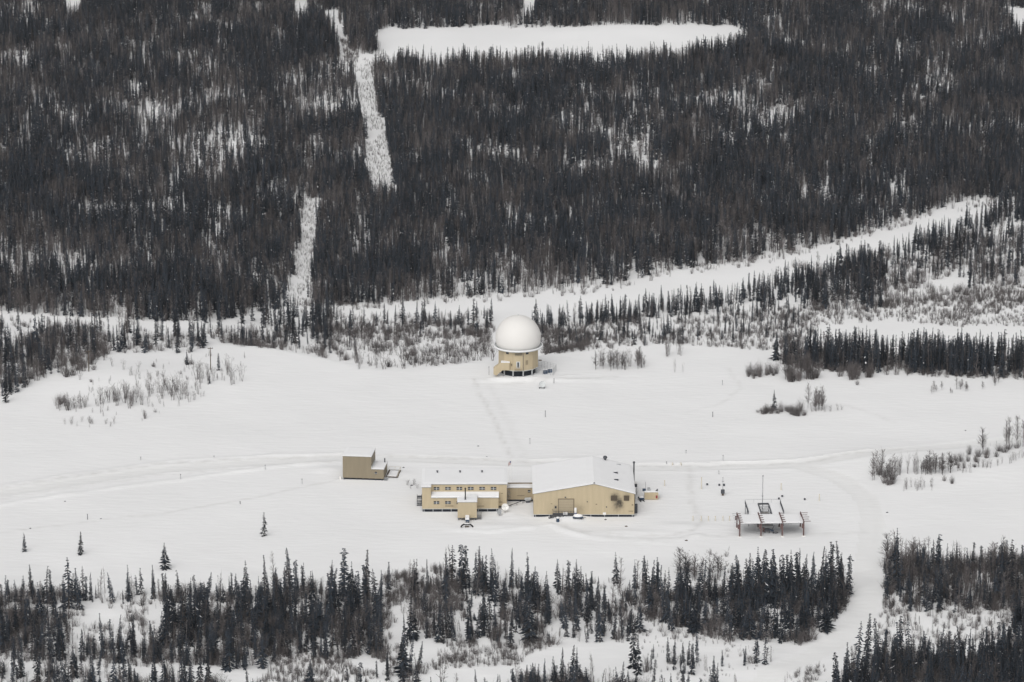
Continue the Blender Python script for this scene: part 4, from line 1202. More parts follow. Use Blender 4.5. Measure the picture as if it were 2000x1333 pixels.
front = list(range(nx_)); V += [(V[k][0], V[k][1], prof(V[k][0]) - .01) for k in front]
Fs += [(o_ + k, o_ + k + 1, k + 1, k) for k in range(nx_ - 1)]
sn.add(V, Fs); sn.build('roof_snow', M['snow'], T)
rc = MB(); rc.prism([(RX - .25, RH + .30), (RX, RH + .42), (RX + .25, RH + .30)], -.28, .1); rc.build('ridge_cap', M['steel_dk'], T)
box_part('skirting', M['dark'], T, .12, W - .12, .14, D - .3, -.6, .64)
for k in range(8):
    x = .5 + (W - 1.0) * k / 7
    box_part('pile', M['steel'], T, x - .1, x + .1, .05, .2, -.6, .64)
box_part('sill_beam', M['trim'], T, -.05, W + .05, -.05, D + .05, .62, .72)
od = box_part('overhead_door', M['door'], T, 6.6, 10.4, -.04, .02, 1.2, 4.85)
fr = MB(); fr.box(6.38, 6.6, -.12, .02, 1.2, 5.05); fr.box(10.4, 10.62, -.12, .02, 1.2, 5.05); fr.box(6.6, 10.4, -.12, .02, 4.85, 5.05)
fr.build('door_frame', M['frame_dk'], od)
for z in (1.9, 2.6, 3.35, 4.1):
    box_part('door_joint', M['frame_dk'], od, 6.62, 10.38, -.055, -.041, z, z + .03)
dr_ = box_part('door', M['door'], T, 5.3, 6.2, -.05, .02, 1.2, 3.3)
box_part('pane', M['glass'], dr_, 5.55, 6.0, -.07, -.05, 2.4, 3.0)
for x0, x1 in ((20.15, 21.8), (23.5, 24.95)):
    lv = box_part('vent_louver', M['frame_dk'], T, x0, x1, -.05, .02, 4.45, 5.9)
    for k in range(7):
        MB().prism([(-.14, 4.5 + k * .2), (-.05, 4.6 + k * .2), (-.05, 4.64 + k * .2), (-.14, 4.54 + k * .2)], x0 + .05, x1 - .05, 'x').build('louver_slat', M['brown'], lv)
pf = MB(); pf.box(5.0, 10.5, -2.0, -.06, .95, 1.15)
for k in range(7): pf.box(5.05 + k * .89, 5.15 + k * .89, -1.95, -1.85, -.4, .95)
pf.build('loading_platform', M['steel_dk'], T)
rl = MB()
for k in range(8): rl.tube((5.05 + k * .77, -1.95, 1.15), (5.05 + k * .77, -1.95, 2.2), .04, 5)
rl.tube((5.05, -1.95, 2.2), (10.44, -1.95, 2.2), .05, 5); rl.tube((5.05, -1.95, 1.7), (10.44, -1.95, 1.7), .05, 5)
rl.tube((5.05, -1.95, 2.2), (5.05, -.1, 2.2), .05, 5)
rl.build('platform_railing', M['steel_dk'], T)
ps = MB(); ps.box(7.7, 8.9, -1.7, -.4, 1.155, 1.5); ps.build('platform_snow', M['snow'], T, bevel=.1)
stp = MB()
for k in range(4): stp.box(3.9 + k * .28, 4.95, -1.9, -.5, .1 + k * .22, .2 + k * .22)
stp.build('platform_step', M['steel_dk'], T)
box_part('wall_lamp', M['steel_dk'], T, 8.1, 8.5, -.2, 0, 5.3, 5.55)
box_part('wall_lamp', M['steel_dk'], T, 13.9, 14.15, -.15, 0, 4.1, 4.3)
box_part('wall_fitting', M['frame_dk'], T, 16.2, 16.6, -.1, 0, 3.4, 3.6)
box_part('wall_fitting', M['frame_dk'], T, 4.5, 4.9, -.1, 0, 3.6, 3.7)
box_part('wall_fitting', M['steel_dk'], T, 18.9, 19.2, -.12, 0, 2.6, 2.9)
box_part('wall_fitting', M['frame_dk'], T, 24.8, 26.0, -.08, 0, 1.55, 1.68)
box_part('wall_fitting', M['frame_dk'], T, 25.6, 26.0, -.1, 0, 3.2, 3.45)
MB().box(18.1, 18.9, -.6, -.06, .75, 1.35).build('meter_box', M['white'], T, bevel=.05)
for y in (7.2, 13.4):
    zz = prof(21.7)
    v = MB().box(21.2, 22.3, y - .45, y + .45, zz - .2, zz + .55); v.build('roof_vent', M['steel_dk'], T, bevel=.05)
    MB().box(21.2, 22.3, y - .2, y + .5, zz + .555, zz + .66).build('vent_cap', M['snow'], T, bevel=.08)
zz = prof(19.2)
tv = MB().tube((19.2, 22.6, zz - .2), (19.2, 22.6, zz + .7), .25, 10)
tv.lathe([(.05, .6), (.5, .75), (.6, 1.05), (.45, 1.35), (.05, 1.5)], 14, mx=Matrix.Translation((19.2, 22.6, zz)))
tv.build('turbine_vent', M['steel_dk'], T)
box_part('roof_hatch', M['steel'], T, 21.9, 23.3, 21.2, 21.5, prof(22.6) + .05, prof(22.6) + .4)
ex = MB().tube((W + .55, 22.0, 0), (W + .55, 22.0, 8.0), .2, 10); ex.tube((W + .55, 22.0, 8.0), (W + .55, 22.0, 8.3), .32, 10); ex.tube((W + .02, 22, 5), (W + .55, 22, 5), .08, 6)
ex.build('exhaust_stack', M['steel_dk'], T)
pp = MB()
for y, r0, z1 in ((2.5, .08, 6.0), (4.2, .06, 6.2), (9, .1, 6.2), (15, .08, 6.3)): pp.tube((W + .2, y, .2), (W + .2, y, z1), r0, 6)
pp.build('wall_pipe', M['steel_dk'], T)
MB().box(W + .06, W + .95, 3.0, 4.6, -.2, 2.2).build('electrical_cabinet', M['steel_dk'], T, bevel=.04)
MB().box(W + .25, W + 1.35, 18.6, 19.8, 2.3, 3.2).build('condenser_unit', M['steel_dk'], T, bevel=.04)
MB().box(W + .25, W + 1.35, 18.55, 19.8, 3.2, 3.45).build('unit_snow', M['snow'], T, bevel=.08)
cs = MB()
for x in (W + .35, W + 1.25):
    for y in (18.7, 19.7): cs.tube((x, y, -.2), (x, y, 2.3), .05, 5)
cs.build('unit_stand', M['steel_dk'], T)
box_part('side_door_panel', M['trim'], T, W + .06, W + .9, 14.6, 14.8, .3, 2.4)


# ------------------------------------------------------------------ things round the warehouse
def local(px, py):
    p = at(px, py); p.z = float(gz(p.x, p.y)); return p


p = local(1129, 1016)
T = thing('utility_trailer', 'low dark blue trailer heaped with snow before the warehouse wall', 'trailer', p)
b = MB().box(-1.35, 1.35, -.1, 1.5, .45, .75); b.build('bed', M['blue'], T, bevel=.04)
for x in (-.75, .75):
    MB().tube((x - .1, .6, .3), (x + .1, .6, .3), .3, 12).build('wheel', M['black'], T)
MB().tube((1.3, .7, .55), (2.0, .7, .4), .05, 6).build('tow_bar', M['steel_dk'], T)
hs_ = MB().lathe([(1.45, .75), (1.3, .95), (.9, 1.2), (.4, 1.35), (.02, 1.38)], 18, mx=Matrix.Translation((0, .7, 0)) @ Matrix.Diagonal((.95, .6, 1, 1)))
hs_.build('snow_heap', M['snow'], T, smooth_=True)
p = local(1124, 1006)
T = thing('upright_tank', 'small cream upright tank with a dark band beside the loading platform', 'tank', p)
MB().lathe([(.36, .1), (.36, 1.5), (.28, 1.75), (.05, 1.82)], 16).build('tank_body', M['white'], T)
MB().lathe([(.375, .35), (.375, .6)], 16).build('band', M['navy'], T)
MB().lathe([(.37, 1.6), (.3, 1.85), (.02, 1.95)], 14).build('snow_cap', M['snow'], T)
p = local(1089.5, 1019.5)
T = thing('drum', 'dark blue drum with a cap of snow standing on the yard before the platform', 'drum', p)
MB().lathe([(.36, -.1), (.4, 0), (.4, .4), (.43, .42), (.4, .45), (.4, .95), (.36, 1.0)], 16).build('drum_body', M['blue'], T)
MB().lathe([(.4, .99), (.36, 1.2), (.2, 1.32), (.02, 1.36)], 14).build('snow_cap', M['snow'], T)

p = local(1259, 977)
T = thing('storage_container', 'low beige container under deep snow at the side of the warehouse', 'container', p)
MB().box(0, 3.6, 0, 2.6, .1, 2.1).build('body', M['tan'], T)
roof_snow(T, -.05, 3.65, -.05, 2.65, 2.105, .3, 12)
box_part('door_panel', M['red'], T, 2.95, 3.4, -.06, -.01, .5, 1.25)
MB().box(.75, 1.5, .6, 1.3, 2.2, 3.1).build('roof_vent', M['steel'], T, bevel=.05)
MB().box(-.55, .35, .9, 1.6, 2.1, 2.7).build('roof_box', M['blue'], T, bevel=.05)
MB().prism([(2.9, 2.3), (3.5, 2.3), (3.5, 2.85)], .5, 1.1).build('cowl', M['steel_dk'], T)
MB().tube((.3, 2.2, 2.3), (.3, 2.2, 4.4), .05, 6).build('aerial', M['steel'], T)
p = local(1254, 979.5)
T = thing('snowmobile', 'dark blue snowmobile under snow parked before the beige container', 'snowmobile', p, R(12))
MB().prism([(-.7, .35), (.7, .4), (.55, .85), (-.45, .95)], 0, 2.0).build('hull', M['blue'], T, bevel=.06)
MB().prism([(-.65, .85), (.65, .85), (.4, 1.15), (-.4, 1.2)], .05, 1.9).build('snow_cover', M['snow'], T, bevel=.1)
for x in (-.45, .45):
    MB().box(x - .12, x + .12, -.7, .6, .02, .1).build('ski', M['black'], T)
MB().box(-.25, .25, .6, 2.1, .02, .4).build('drive_track', M['black'], T)

# satellite dishes before the corridor
def dish(px, py, r0, az, el, m, label, mast):
    p = local(px, py)
    T = thing('satellite_dish', label, 'satellite dish', p)
    q = Euler((0, 0, az)).to_matrix().to_4x4() @ Euler((R(90) - el, 0, 0)).to_matrix().to_4x4()
    mx = Matrix.Translation((0, 0, mast)) @ q
    prof_ = [(.02, 0), (r0 * .5, r0 * .06), (r0 * .8, r0 * .17), (r0, r0 * .28), (r0 * 1.01, r0 * .25), (r0 * .8, r0 * .13), (r0 * .5, r0 * .02), (.02, -.04)]
    MB().lathe(prof_, 28, mx=mx, close=False).build('reflector', m, T, smooth_=True)
    MB().tube((0, .15, -.3), (0, .1, mast), .09, 8).build('mast', M['steel'], T)
    f = MB()
    for a in (0.5, 2.6, 4.7):
        f.tube(mx @ Vector((r0 * .9 * math.cos(a), r0 * .9 * math.sin(a), r0 * .25)), mx @ Vector((0, 0, r0 * .85)), .03, 5)
    f.build('feed_arm', M['steel'], T)
    return T


dish(986.5, 1002, .92, R(10), R(22), M['white'], 'larger pale satellite dish standing at the corner of the two-storey building', 1.55)
dish(976, 1007.5, .72, R(-38), R(20), M['steel'], 'smaller grey satellite dish just before the larger pale one', .95)
a_, b_ = local(993, 992), local(1026, 982)
cb = MB(); cb.tube(a_ + Vector((0, 0, .5)), b_ + Vector((0, 0, .75)), .09, 8)
for t in (.15, .5, .85):
    q = a_.lerp(b_, t); cb.tube((q.x, q.y, q.z - .2), (q.x, q.y, q.z + .6), .05, 5)
tag(cb.build('utility_pipe', M['black']), 'thin black pipe running over snow from the dishes to the corridor', 'pipe')
p = local(1031, 983)
T = thing('pipe_junction', 'pale pipe junction box at the end of the black pipe beside the corridor', 'utility box', p)
MB().prism([(-1.0, .9), (.9, 1.1), (.9, 1.35), (-.6, 1.25)], 0, .8).build('cover', M['trim'], T)
MB().tube((-.7, .2, .7), (.9, .2, .9), .25, 10).build('pipe', M['steel'], T)
MB().box(-.5, .5, .1, .6, -.2, .6).build('stand', M['steel_dk'], T)

p = local(912, 1031)
T = thing('curved_duct', 'black curved duct drooping at both ends over a brown crate on the snow', 'duct', p)
ar_ = MB(); pts = [(-1.55, 0, .15), (-1.3, .2, .5), (-.8, .4, .75), (-.2, .45, .72), (.2, .45, .72), (.8, .4, .75), (1.3, .2, .5), (1.55, 0, .15)]
for a, b in zip(pts[:-1], pts[1:]): ar_.tube(a, b, .2, 8)
ar_.build('duct', M['black'], T)
cr_ = MB()
for k in range(3): cr_.box(-.5 + k * .35, -.2 + k * .35, 0, .5, -.05, .38)
cr_.build('crate', M['brown'], T)
MB().lathe([(.5, 0), (.4, .1), (.02, .14)], 12, mx=Matrix.Translation((0, .45, .9)) @ Matrix.Diagonal((1.6, .5, 1, 1))).build('snow_cap', M['snow'], T)

p = local(998.3, 941)
T = thing('flagpole', 'slim white flagpole flying a limp flag behind the corridor', 'flagpole', p)
MB().tube((0, 0, -.2), (0, 0, 5.9), .055, 8, .035).build('pole', M['white'], T)
MB().lathe([(.02, 5.85), (.08, 5.93), (.02, 6.02)], 8).build('finial', M['white'], T)
fl_ = bpy.data.objects.new('flag', None)


def flag(parent):
    """limp flag: 13 stripes and a blue canton as faces of one cloth"""
    b = MB(); nx, nz = 10, 13
    V = []
    for i in range(nx + 1):
        for j in range(nz + 1):
            u, v = i / nx, j / nz
            V.append((-.95 * u * .75, .10 * math.sin(u * 9) * u, 5.75 - v * .95 - u * u * .55))
    for i in range(nx):
        for j in range(nz):
            k = i * (nz + 1) + j
            mi = 2 if (i < 4 and j < 7) else (0 if j % 2 == 0 else 1)
            b.add([V[k], V[k + 1], V[k + nz + 2], V[k + nz + 1]], [(0, 1, 2, 3)], mi)
    return b.build('flag', [M['red'], M['white'], M['navy']], parent)


flag(T)
p = local(992.5, 940)
T = thing('bare_pole', 'bare thin white pole standing next to the flagpole', 'pole', p)
MB().tube((0, 0, -.2), (0, 0, 4.6), .04, 8, .03).build('shaft', M['white'], T)
MB().tube((0, 0, 4.6), (0, 0, 4.7), .07, 8).build('cap', M['white'], T)

# ------------------------------------------------------------------ fallen trunks in the front belt
for (x, y, L, rz, el, lab) in ((463, 1262, 4.2, .5, .38, 'snow covered trunk leaning across the front belt under the broad lone spruce'),
                               (222, 1262, 2.6, .05, .06, 'short snow covered log lying among the spruces of the front belt')):
    p = at(x, y)
    T = thing('fallen_trunk', lab, 'log', p, rz)
    c, s_ = math.cos(el), math.sin(el)
    MB().tube((-L / 2 * c, 0, .5), (L / 2 * c, 0, .5 + L * s_), .14, 8, .08).build('log', M['bark'], T)
    MB().tube((-L / 2 * c, 0, .66), (L / 2 * c, 0, .64 + L * s_), .15, 8, .09).build('snow_cap', M['snow'], T)

# ------------------------------------------------------------------ small drab building
PG = at(669.6, 937.0); PG.z = float(height(PG.x, PG.y)) * 0 + .0
T = thing('storage_building', 'small drab tan building with a tall block and a lower wing', 'building', PG, R(-6.5))
box_part('tall_block', M['drab'], T, 0, 7.75, 0, 7.6, .5, 6.55)
box_part('low_wing', M['drab'], T, 7.751, 11.1, -.03, 6.9, .5, 3.15)
tr_ = MB(); tr_.box(-.12, 7.87, -.12, 7.72, 6.55, 6.68); tr_.build('roof', M['trim'], T)
roof_snow(T, -.1, 7.85, -.1, 7.7, 6.685, .2, 21)
box_part('wing_roof', M['trim'], T, 7.755, 11.22, -.15, 7.0, 3.15, 3.27)
roof_snow(T, 7.76, 11.2, -.13, 6.98, 3.275, .2, 23)
box_part('wing_flashing', M['trim'], T, 7.755, 7.9, -.16, 7.0, 3.28, 3.85)
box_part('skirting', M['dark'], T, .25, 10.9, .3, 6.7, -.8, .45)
for k in range(7):
    x = .3 + k * 1.72
    box_part('skid', M['steel_dk'], T, x - .12, x + .12, .02, .3, -.6, .5)
window(T, 8.65, 9.35, 1.75, 2.5, -.04, 2, 1)
MB().tube((10.6, 5.6, 3.2), (10.6, 5.6, 4.6), .16, 8).build('flue', M['steel_dk'], T)
box_part('side_door', M['frame_dk'], T, 11.1, 11.15, 2.4, 3.4, .55, 2.6)
sp_ = MB()
for k in range(3): sp_.box(11.12, 12.1, -.1 + k * .4, .25 + k * .4, .05 + k * .16, .12 + k * .16)
for y in (0, 1.2): sp_.tube((12.0, y, 0), (12.0, y, 1.4), .05, 5)
sp_.tube((12.0, 0, 1.35), (12.0, 1.2, 1.35), .05, 5)
sp_.build('step', M['steel'], T)
dk = MB().box(11.3, 14.6, 2.2, 8.5, .35, .5); dk.build('deck', M['brown'], T)
roof_snow(T, 11.8, 14.2, 2.4, 7.8, .505, .2, 27)
dr2 = MB()
for (x, y) in ((11.3, 8.4), (13.0, 8.4), (14.5, 8.4), (14.5, 6.3), (14.5, 4.2), (14.5, 2.3)): dr2.tube((x, y, .3), (x, y, 1.45), .05, 5)
dr2.tube((11.3, 8.4, 1.4), (14.5, 8.4, 1.4), .05, 5); dr2.tube((14.5, 8.4, 1.4), (14.5, 2.3, 1.4), .05, 5)
dr2.build('deck_railing', M['yellow'], T)
MB().tube((-.7, .3, -.2), (-.7, .3, .7), .3, 10).build('tank', M['white'], T)

# ------------------------------------------------------------------ radar tower
PT = Vector((TOWER[0], TOWER[1], 0.0))
T = thing('radar_tower', 'white radome on a tan twelve sided tower base raised on posts', 'radar tower', PT)
RW = 5.95
ang = lambda k: math.radians(-90 + 15 + 30 * k)
poly = [(RW * math.cos(ang(k)), RW * math.sin(ang(k))) for k in range(12)]
tw_ = MB(); tw_.prism(poly, 1.95, 7.7, 'z'); tw_.build('wall', M['tan'], T)
MB().prism([(a * 1.012, b * 1.012) for a, b in poly], 1.78, 1.95, 'z').build('floor_ring', M['trim'], T)
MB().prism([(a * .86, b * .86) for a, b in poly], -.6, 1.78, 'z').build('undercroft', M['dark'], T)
for k in range(12):
    x, y = poly[k][0] * .965, poly[k][1] * .965
    box_part('post', M['steel'], T, x - .2, x + .2, y - .2, y + .2, -.6, 1.78)
for k in range(12):
    if k in (11, 0, 1, 2, 10):
        x, y = poly[k]
        MB().tube((x * 1.004, y * 1.004, 1.95), (x * 1.004, y * 1.004, 7.6), .05, 5).build('corner_strip', M['tan_dk'], T)
MB().lathe([(5.6, 7.55), (7.1, 7.75), (7.25, 7.9), (7.25, 8.25), (6.9, 8.25), (6.85, 8.02), (5.7, 7.95)], 48, close=False).build('gallery', M['trim'], T, smooth_=False)
MB().lathe([(7.28, 8.0), (7.3, 8.3), (6.98, 8.34), (6.95, 8.05)], 48, close=False).build('gallery_snow', M['snow'], T)
SR, SZ = 6.66, 10.45
prof_ = []
for k in range(25):
    th = -math.asin(2.5 / SR) + (math.pi / 2 + math.asin(2.5 / SR)) * k / 24
    prof_.append((max(.01, SR * math.cos(th)), SZ + SR * math.sin(th)))
dm = MB().lathe(prof_, 72).build('radome', M['radome'], T, smooth_=True)
MB().lathe([(6.25, 7.9), (6.3, 8.15), (6.1, 8.2)], 48, close=False).build('radome_collar', M['steel'], T)
MB().tube((0, 0, SZ + SR - .05), (0, 0, SZ + SR + .35), .22, 8, .12).build('beacon', M['trim'], dm)


def face_mx(deg):
    """frame on the wall: x along the wall, y outwards negative, z up; deg from the front, + to the east"""
    return Matrix.Rotation(R(deg), 4, 'Z') @ Matrix.Translation((0, -RW * math.cos(R(15)), 0))


for d, w0 in ((-30, .75), (30, .75)):
    mx = face_mx(d)
    MB().box(-w0, w0 * .2, -.06, .02, 6.75, 7.45, mx=mx).build('window', M['glass'], T)
mx = face_mx(0)
g = MB()
for k in range(9): g.box(-.9 + k * .24, -.86 + k * .24, -.28, -.2, 6.5 + .08 * (k % 3), 7.35, mx=mx)
for z in (6.75, 7.0, 7.25): g.box(-.95, 1.15, -.27, -.21, z, z + .05, mx=mx)
g.build('wall_antenna', M['steel_dk'], T)
MB().tube(mx @ Vector((1.45, -.12, 1.9)), mx @ Vector((1.45, -.12, 7.0)), .06, 6).build('downpipe', M['steel_dk'], T)
dd = MB().box(-.55, .55, -.08, .02, 2.7, 4.7, mx=mx).build('door', M['trim'], T)
MB().box(-.25, .25, -.11, -.08, 2.9, 4.5, mx=mx).build('door_leaf', M['steel_dk'], dd)
bl = MB().box(-1.1, .9, -.9, -.1, 2.3, 2.45, mx=mx)
for x in (-1.0, -.5, 0.3, .8): bl.box(x - .03, x + .03, -.88, -.82, 2.45, 3.3, mx=mx)
bl.box(-1.05, .85, -.88, -.82, 3.25, 3.32, mx=mx)
bl.build('balcony', M['tan_dk'], T)
mx = face_mx(30)
gr = MB().box(-.8, .0, -.05, .02, 3.6, 4.9, mx=mx).build('wall_grille', M['frame_dk'], T)
for k in range(6): MB().box(-.75, -.05, -.09, -.05, 3.68 + k * .2, 3.78 + k * .2, mx=mx).build('grille_slat', M['tan_dk'], gr)
mx = face_mx(-30)
MB().box(1.0, 1.3, -.12, .02, 3.3, 4.0, mx=mx).build('wall_fitting', M['frame_dk'], T)
# enclosed stair down the west side
sx = MB(); sx.prism([(-7.2, .9), (-6.4, .5), (-4.6, 2.1), (-2.5, 2.1), (-2.5, 4.4), (-5.0, 4.4), (-7.2, 2.7)], -5.9, -4.3)
sx.build('stair_enclosure', M['tan'], T)
ss = MB(); ss.prism([(-5.05, 4.41), (-2.45, 4.41), (-2.45, 4.6), (-4.95, 4.6)], -5.92, -4.25); ss.build('stair_snow', M['snow'], T)
MB().box(5.95, 6.9, -1.4, -1.1, 3.7, 4.0).build('bracket_lamp', M['brown'], T)
# fenced terrace
tb = MB(); fpts = [(5.6, -2.6), (10.2, -4.2), (11.2, 1.0), (6.0, 5.5)]
for (x0, y0), (x1, y1) in zip(fpts[:-1], fpts[1:]):
    for k in range(7):
        t = k / 6; tb.tube((x0 + (x1 - x0) * t, y0 + (y1 - y0) * t, -.4), (x0 + (x1 - x0) * t, y0 + (y1 - y0) * t, 2.0), .035, 5)
    for z in (.5, 1.0, 1.5, 2.0): tb.tube((x0, y0, z), (x1, y1, z), .022, 4)
F_ = thing('fence', 'grey wire fence round the terrace beside the radar tower', 'fence', PT)
tb.build('wire_panel', M['steel'], F_)
for k, (x, y) in enumerate(((8.0, -2.1), (9.3, -.9))):
    u = thing('condenser_unit', ('dark blue boxy unit on the fenced terrace nearer the tower', 'dark blue boxy unit on the fenced terrace nearer the fence corner')[k], 'equipment', PT + Vector((x, y, 0)), R(25))
    MB().box(-.6, .6, -.4, .4, -.2, 1.05).build('casing', M['blue'], u, bevel=.05)
    MB().lathe([(.3, 1.05), (.3, 1.12), (.05, 1.14)], 12).build('fan_guard', M['steel_dk'], u)
    MB().box(-.62, .62, .0, .42, 1.055, 1.2).build('snow_cap', M['snow'], u, bevel=.05)
p = local(1059, 759)
T = thing('dish_antenna', 'round white dish on a low skid below the radar tower', 'satellite dish', p)
q = Matrix.Translation((0, 0, 1.15)) @ Euler((R(62), 0, R(8))).to_matrix().to_4x4()
MB().lathe([(.02, 0), (.5, .06), (.85, .18), (.95, .28), (.97, .24), (.85, .1), (.02, -.06)], 28, mx=q, close=False).build('reflector', M['trim'], T, smooth_=True)
MB().tube((0, .3, 0), (0, .2, 1.0), .08, 6).build('mast', M['steel'], T)
MB().box(-.9, -.7, -.3, .9, .0, .18).box(.5, .7, -.3, .9, 0, .18).box(-.9, .7, .0, .15, .18, .28).build('skid', M['steel_dk'], T)

# ------------------------------------------------------------------ canopy on posts
PK = local(1444.5, 1049)
T = thing('post_canopy', 'broad flat snow covered canopy raised on eight red brown posts', 'canopy', PK, R(2.5))
LX, HD, DD = 16.5, 3.55, 7.3
for i in range(4):
    x = LX * i / 3
    for y in (0, DD):
        po = MB().box(x - .17, x + .17, y - .17, y + .17, -.4, HD + .25).build('post', M['rust'], T)
        MB().box(x - .42, x + .42, y - .42, y + .42, -.3, .16).build('footing', M['white'], po)
        MB().box(x - .5, x - .18, y - .1, y + .1, 2.1, 3.3).build('brace_plate', M['rust'], po)
    bm2 = MB().box(x - .12, x + .12, -.6, DD + .6, HD + .26, HD + .5).build('cross_beam', M['rust'], T)
    for k in range(5):
        y = .1 + k * 1.75
        MB().box(x + .125, x + (.9 if i < 3 else 1.5 + .3 * ((k + 1) % 2)), y - .07, y + .07, HD + .34, HD + .46).build('rung', M['rust'], bm2)
        if i == 0: MB().box(x - 1.4, x - .125, y - .05, y + .05, HD + .34, HD + .44).build('rung', M['steel'], bm2)
box_part('deck', M['steel_dk'], T, .2, LX - .2, -.15, DD, HD - .08, HD + .02)
roof_snow(T, .2, LX - .2, -.2, DD + .05, HD + .03, .22, 31)
hb_ = MB()
for x in (4.7, 13.0): hb_.tube((x, 3.6, 1.9), (x + .7, 3.6, HD), .06, 5); hb_.tube((x + .7, 3.6, 1.9), (x, 3.6, HD), .06, 5)
hb_.build('cross_brace', M['steel'], T)
PM = PK + Vector((7.0, 3.0, 0))
T2 = thing('pump_set', 'dark pump with a looped hose standing in the shade under the canopy', 'pump', PM)
MB().box(-.4, .9, -.4, .5, .8, 1.2).build('motor', M['steel_dk'], T2, bevel=.08)
MB().tube((.9, 0, 1.0), (1.9, 0, .6), .22, 10).build('pump_body', M['blue'], T2)
pl = MB(); pl.tube((-.3, 0, 0), (-.3, 0, .8), .08, 6).tube((.8, 0, 0), (.8, 0, .8), .08, 6).tube((1.8, 0, -.1), (1.8, 0, .7), .12, 6).tube((1.6, 0, 1.0), (2.0, .1, 2.0), .1, 6).build('stand', M['steel_dk'], T2)
MB().box(-.9, -.45, -.3, .2, .5, 1.5).build('valve_box', M['rust'], T2)
hp = MB(); N_ = 18
for k in range(N_):
    a0, a1 = 2 * math.pi * k / N_, 2 * math.pi * (k + 1) / N_
    hp.tube((2.4 + .6 * math.cos(a0), -.2 + .5 * math.sin(a0), .25), (2.4 + .6 * math.cos(a1), -.2 + .5 * math.sin(a1), .25), .07, 6)
hp.build('hose', M['steel_dk'], T2)

# railed platform behind it
PR = PK + Vector((2.75, 8.6, 0))
T = thing('railed_platform', 'railed platform with an open grated bay and a tall mast behind the canopy', 'platform', PR, R(2.5))
PWd, PDp, PH = 9.2, 9.6, 3.1
dk2 = MB(); dk2.box(0, 3.3, 0, PDp, PH - .15, PH); dk2.box(6.1, PWd, 0, PDp, PH - .15, PH); dk2.box(3.3, 6.1, PDp - .6, PDp, PH - .15, PH); dk2.build('deck', M['steel'], T)
roof_snow(T, .1, 3.25, 0, PDp, PH + .005, .2, 41); roof_snow(T, 6.15, PWd - .1, 0, PDp, PH + .005, .2, 43)
box_part('bay_floor', M['frame_dk'], T, 3.3, 6.1, 0, PDp - .6, .9, 1.0)
bf = MB()
for x in (3.35, 6.05): bf.box(x - .12, x + .12, 0, PDp - .6, PH, PH + .3)
bf.box(3.3, 6.1, PDp - .75, PDp - .6, PH, PH + .35)
bf.build('bay_rim', M['steel_dk'], T)
for k in range(7):
    x = 3.65 + k * .35
    box_part('grate_bar', M['steel'], T, x - .05, x + .05, .1, PDp - .8, PH - .1, PH - .02)
for y in (1.8, 3.6, 5.4, 7.2): box_part('grate_cross_bar', M['steel_dk'], T, 3.45, 5.95, y - .06, y + .06, PH - .22, PH - .12)
lg = MB()
for x in (.1, 3.2, 6.2, PWd - .1):
    for y in (.2, PDp / 2, PDp - .2): lg.tube((x, y, -.4), (x, y, PH - .15), .08, 6)
lg.build('support_leg', M['steel_dk'], T)
for x in (0.0, PWd):
    rl = MB()
    for k in range(14): rl.tube((x, .1 + k * (PDp - .2) / 13, PH), (x, .1 + k * (PDp - .2) / 13, PH + 1.0), .045, 5)
    for z in (.5, 1.0): rl.tube((x, .1, PH + z), (x, PDp - .1, PH + z), .045, 5)
    rl.build('railing', M['steel_dk'], T)
rl = MB()
for k in range(5): rl.tube((PWd * k / 4, PDp, PH), (PWd * k / 4, PDp, PH + 1.15), .04, 5)
rl.tube((0, PDp, PH + 1.1), (PWd, PDp, PH + 1.1), .045, 5)
rl.build('railing', M['steel'], T)
ms = MB().tube((4.6, PDp + .1, -.2), (4.6, PDp + .1, PH + 7.6), .12, 8, .09)
ms.lathe([(.1, 0), (.2, .1), (.2, .35), (.1, .45)], 8, mx=Matrix.Translation((4.6, PDp + .1, PH + 7.3)))
ms.lathe([(.1, 0), (.22, .1), (.22, .3), (.1, .4)], 8, mx=Matrix.Translation((4.6, PDp + .1, PH + 1.8)))
ms.build('mast', M['steel'], T)

# ------------------------------------------------------------------ posts, stakes and poles
def post(px, top, base, r0, m, name, label, cat, group=None, cap=None):
    p, h = px_height(px, top, base)
    p.z = float(gz(p.x, p.y))
    T = thing(name, label, cat, p, 0, group)
    MB().tube((0, 0, -.2), (0, 0, h), r0, 8, r0 * .85).build('shaft', m, T)
    MB().lathe([(r0 * 1.25, h - .12), (r0 * 1.25, h + .03), (r0 * .4, h + .1)], 8).build('cap', cap or m, T)
    return T, h


for k, x in enumerate((1353.5, 1369.5, 1383.5, 1397, 1412, 1425)):
    post(x, 1009, 1018, .14, M['yellow'], 'marker_stake', 'faded yellow stake in the row of six along the yard beside the canopy', 'stake', 'row of six yellow stakes', M['yellow'])
for (x, t, b_, l) in ((1370, 933, 956, 'tall faded yellow stake near the tall equipment post'), (1525.5, 945, 958, 'faded yellow stake behind the mast of the railed platform'),
                      (1600, 966, 979, 'faded yellow stake alone on the open snow past the railed platform'), (1298, 939, 950, 'short faded yellow stake behind the beige container')):
    post(x, t, b_, .15, M['yellow'], 'marker_stake', l, 'stake')
for (x, t, b_, l) in ((1313.5, 904, 909, 'tiny yellowish stake beside the road behind the warehouse, nearer the warehouse'), (1330, 904, 909, 'tiny yellowish stake beside the road behind the warehouse, farther from the warehouse')):
    post(x, t, b_, .16, M['yellow'], 'marker_stake', l, 'stake')
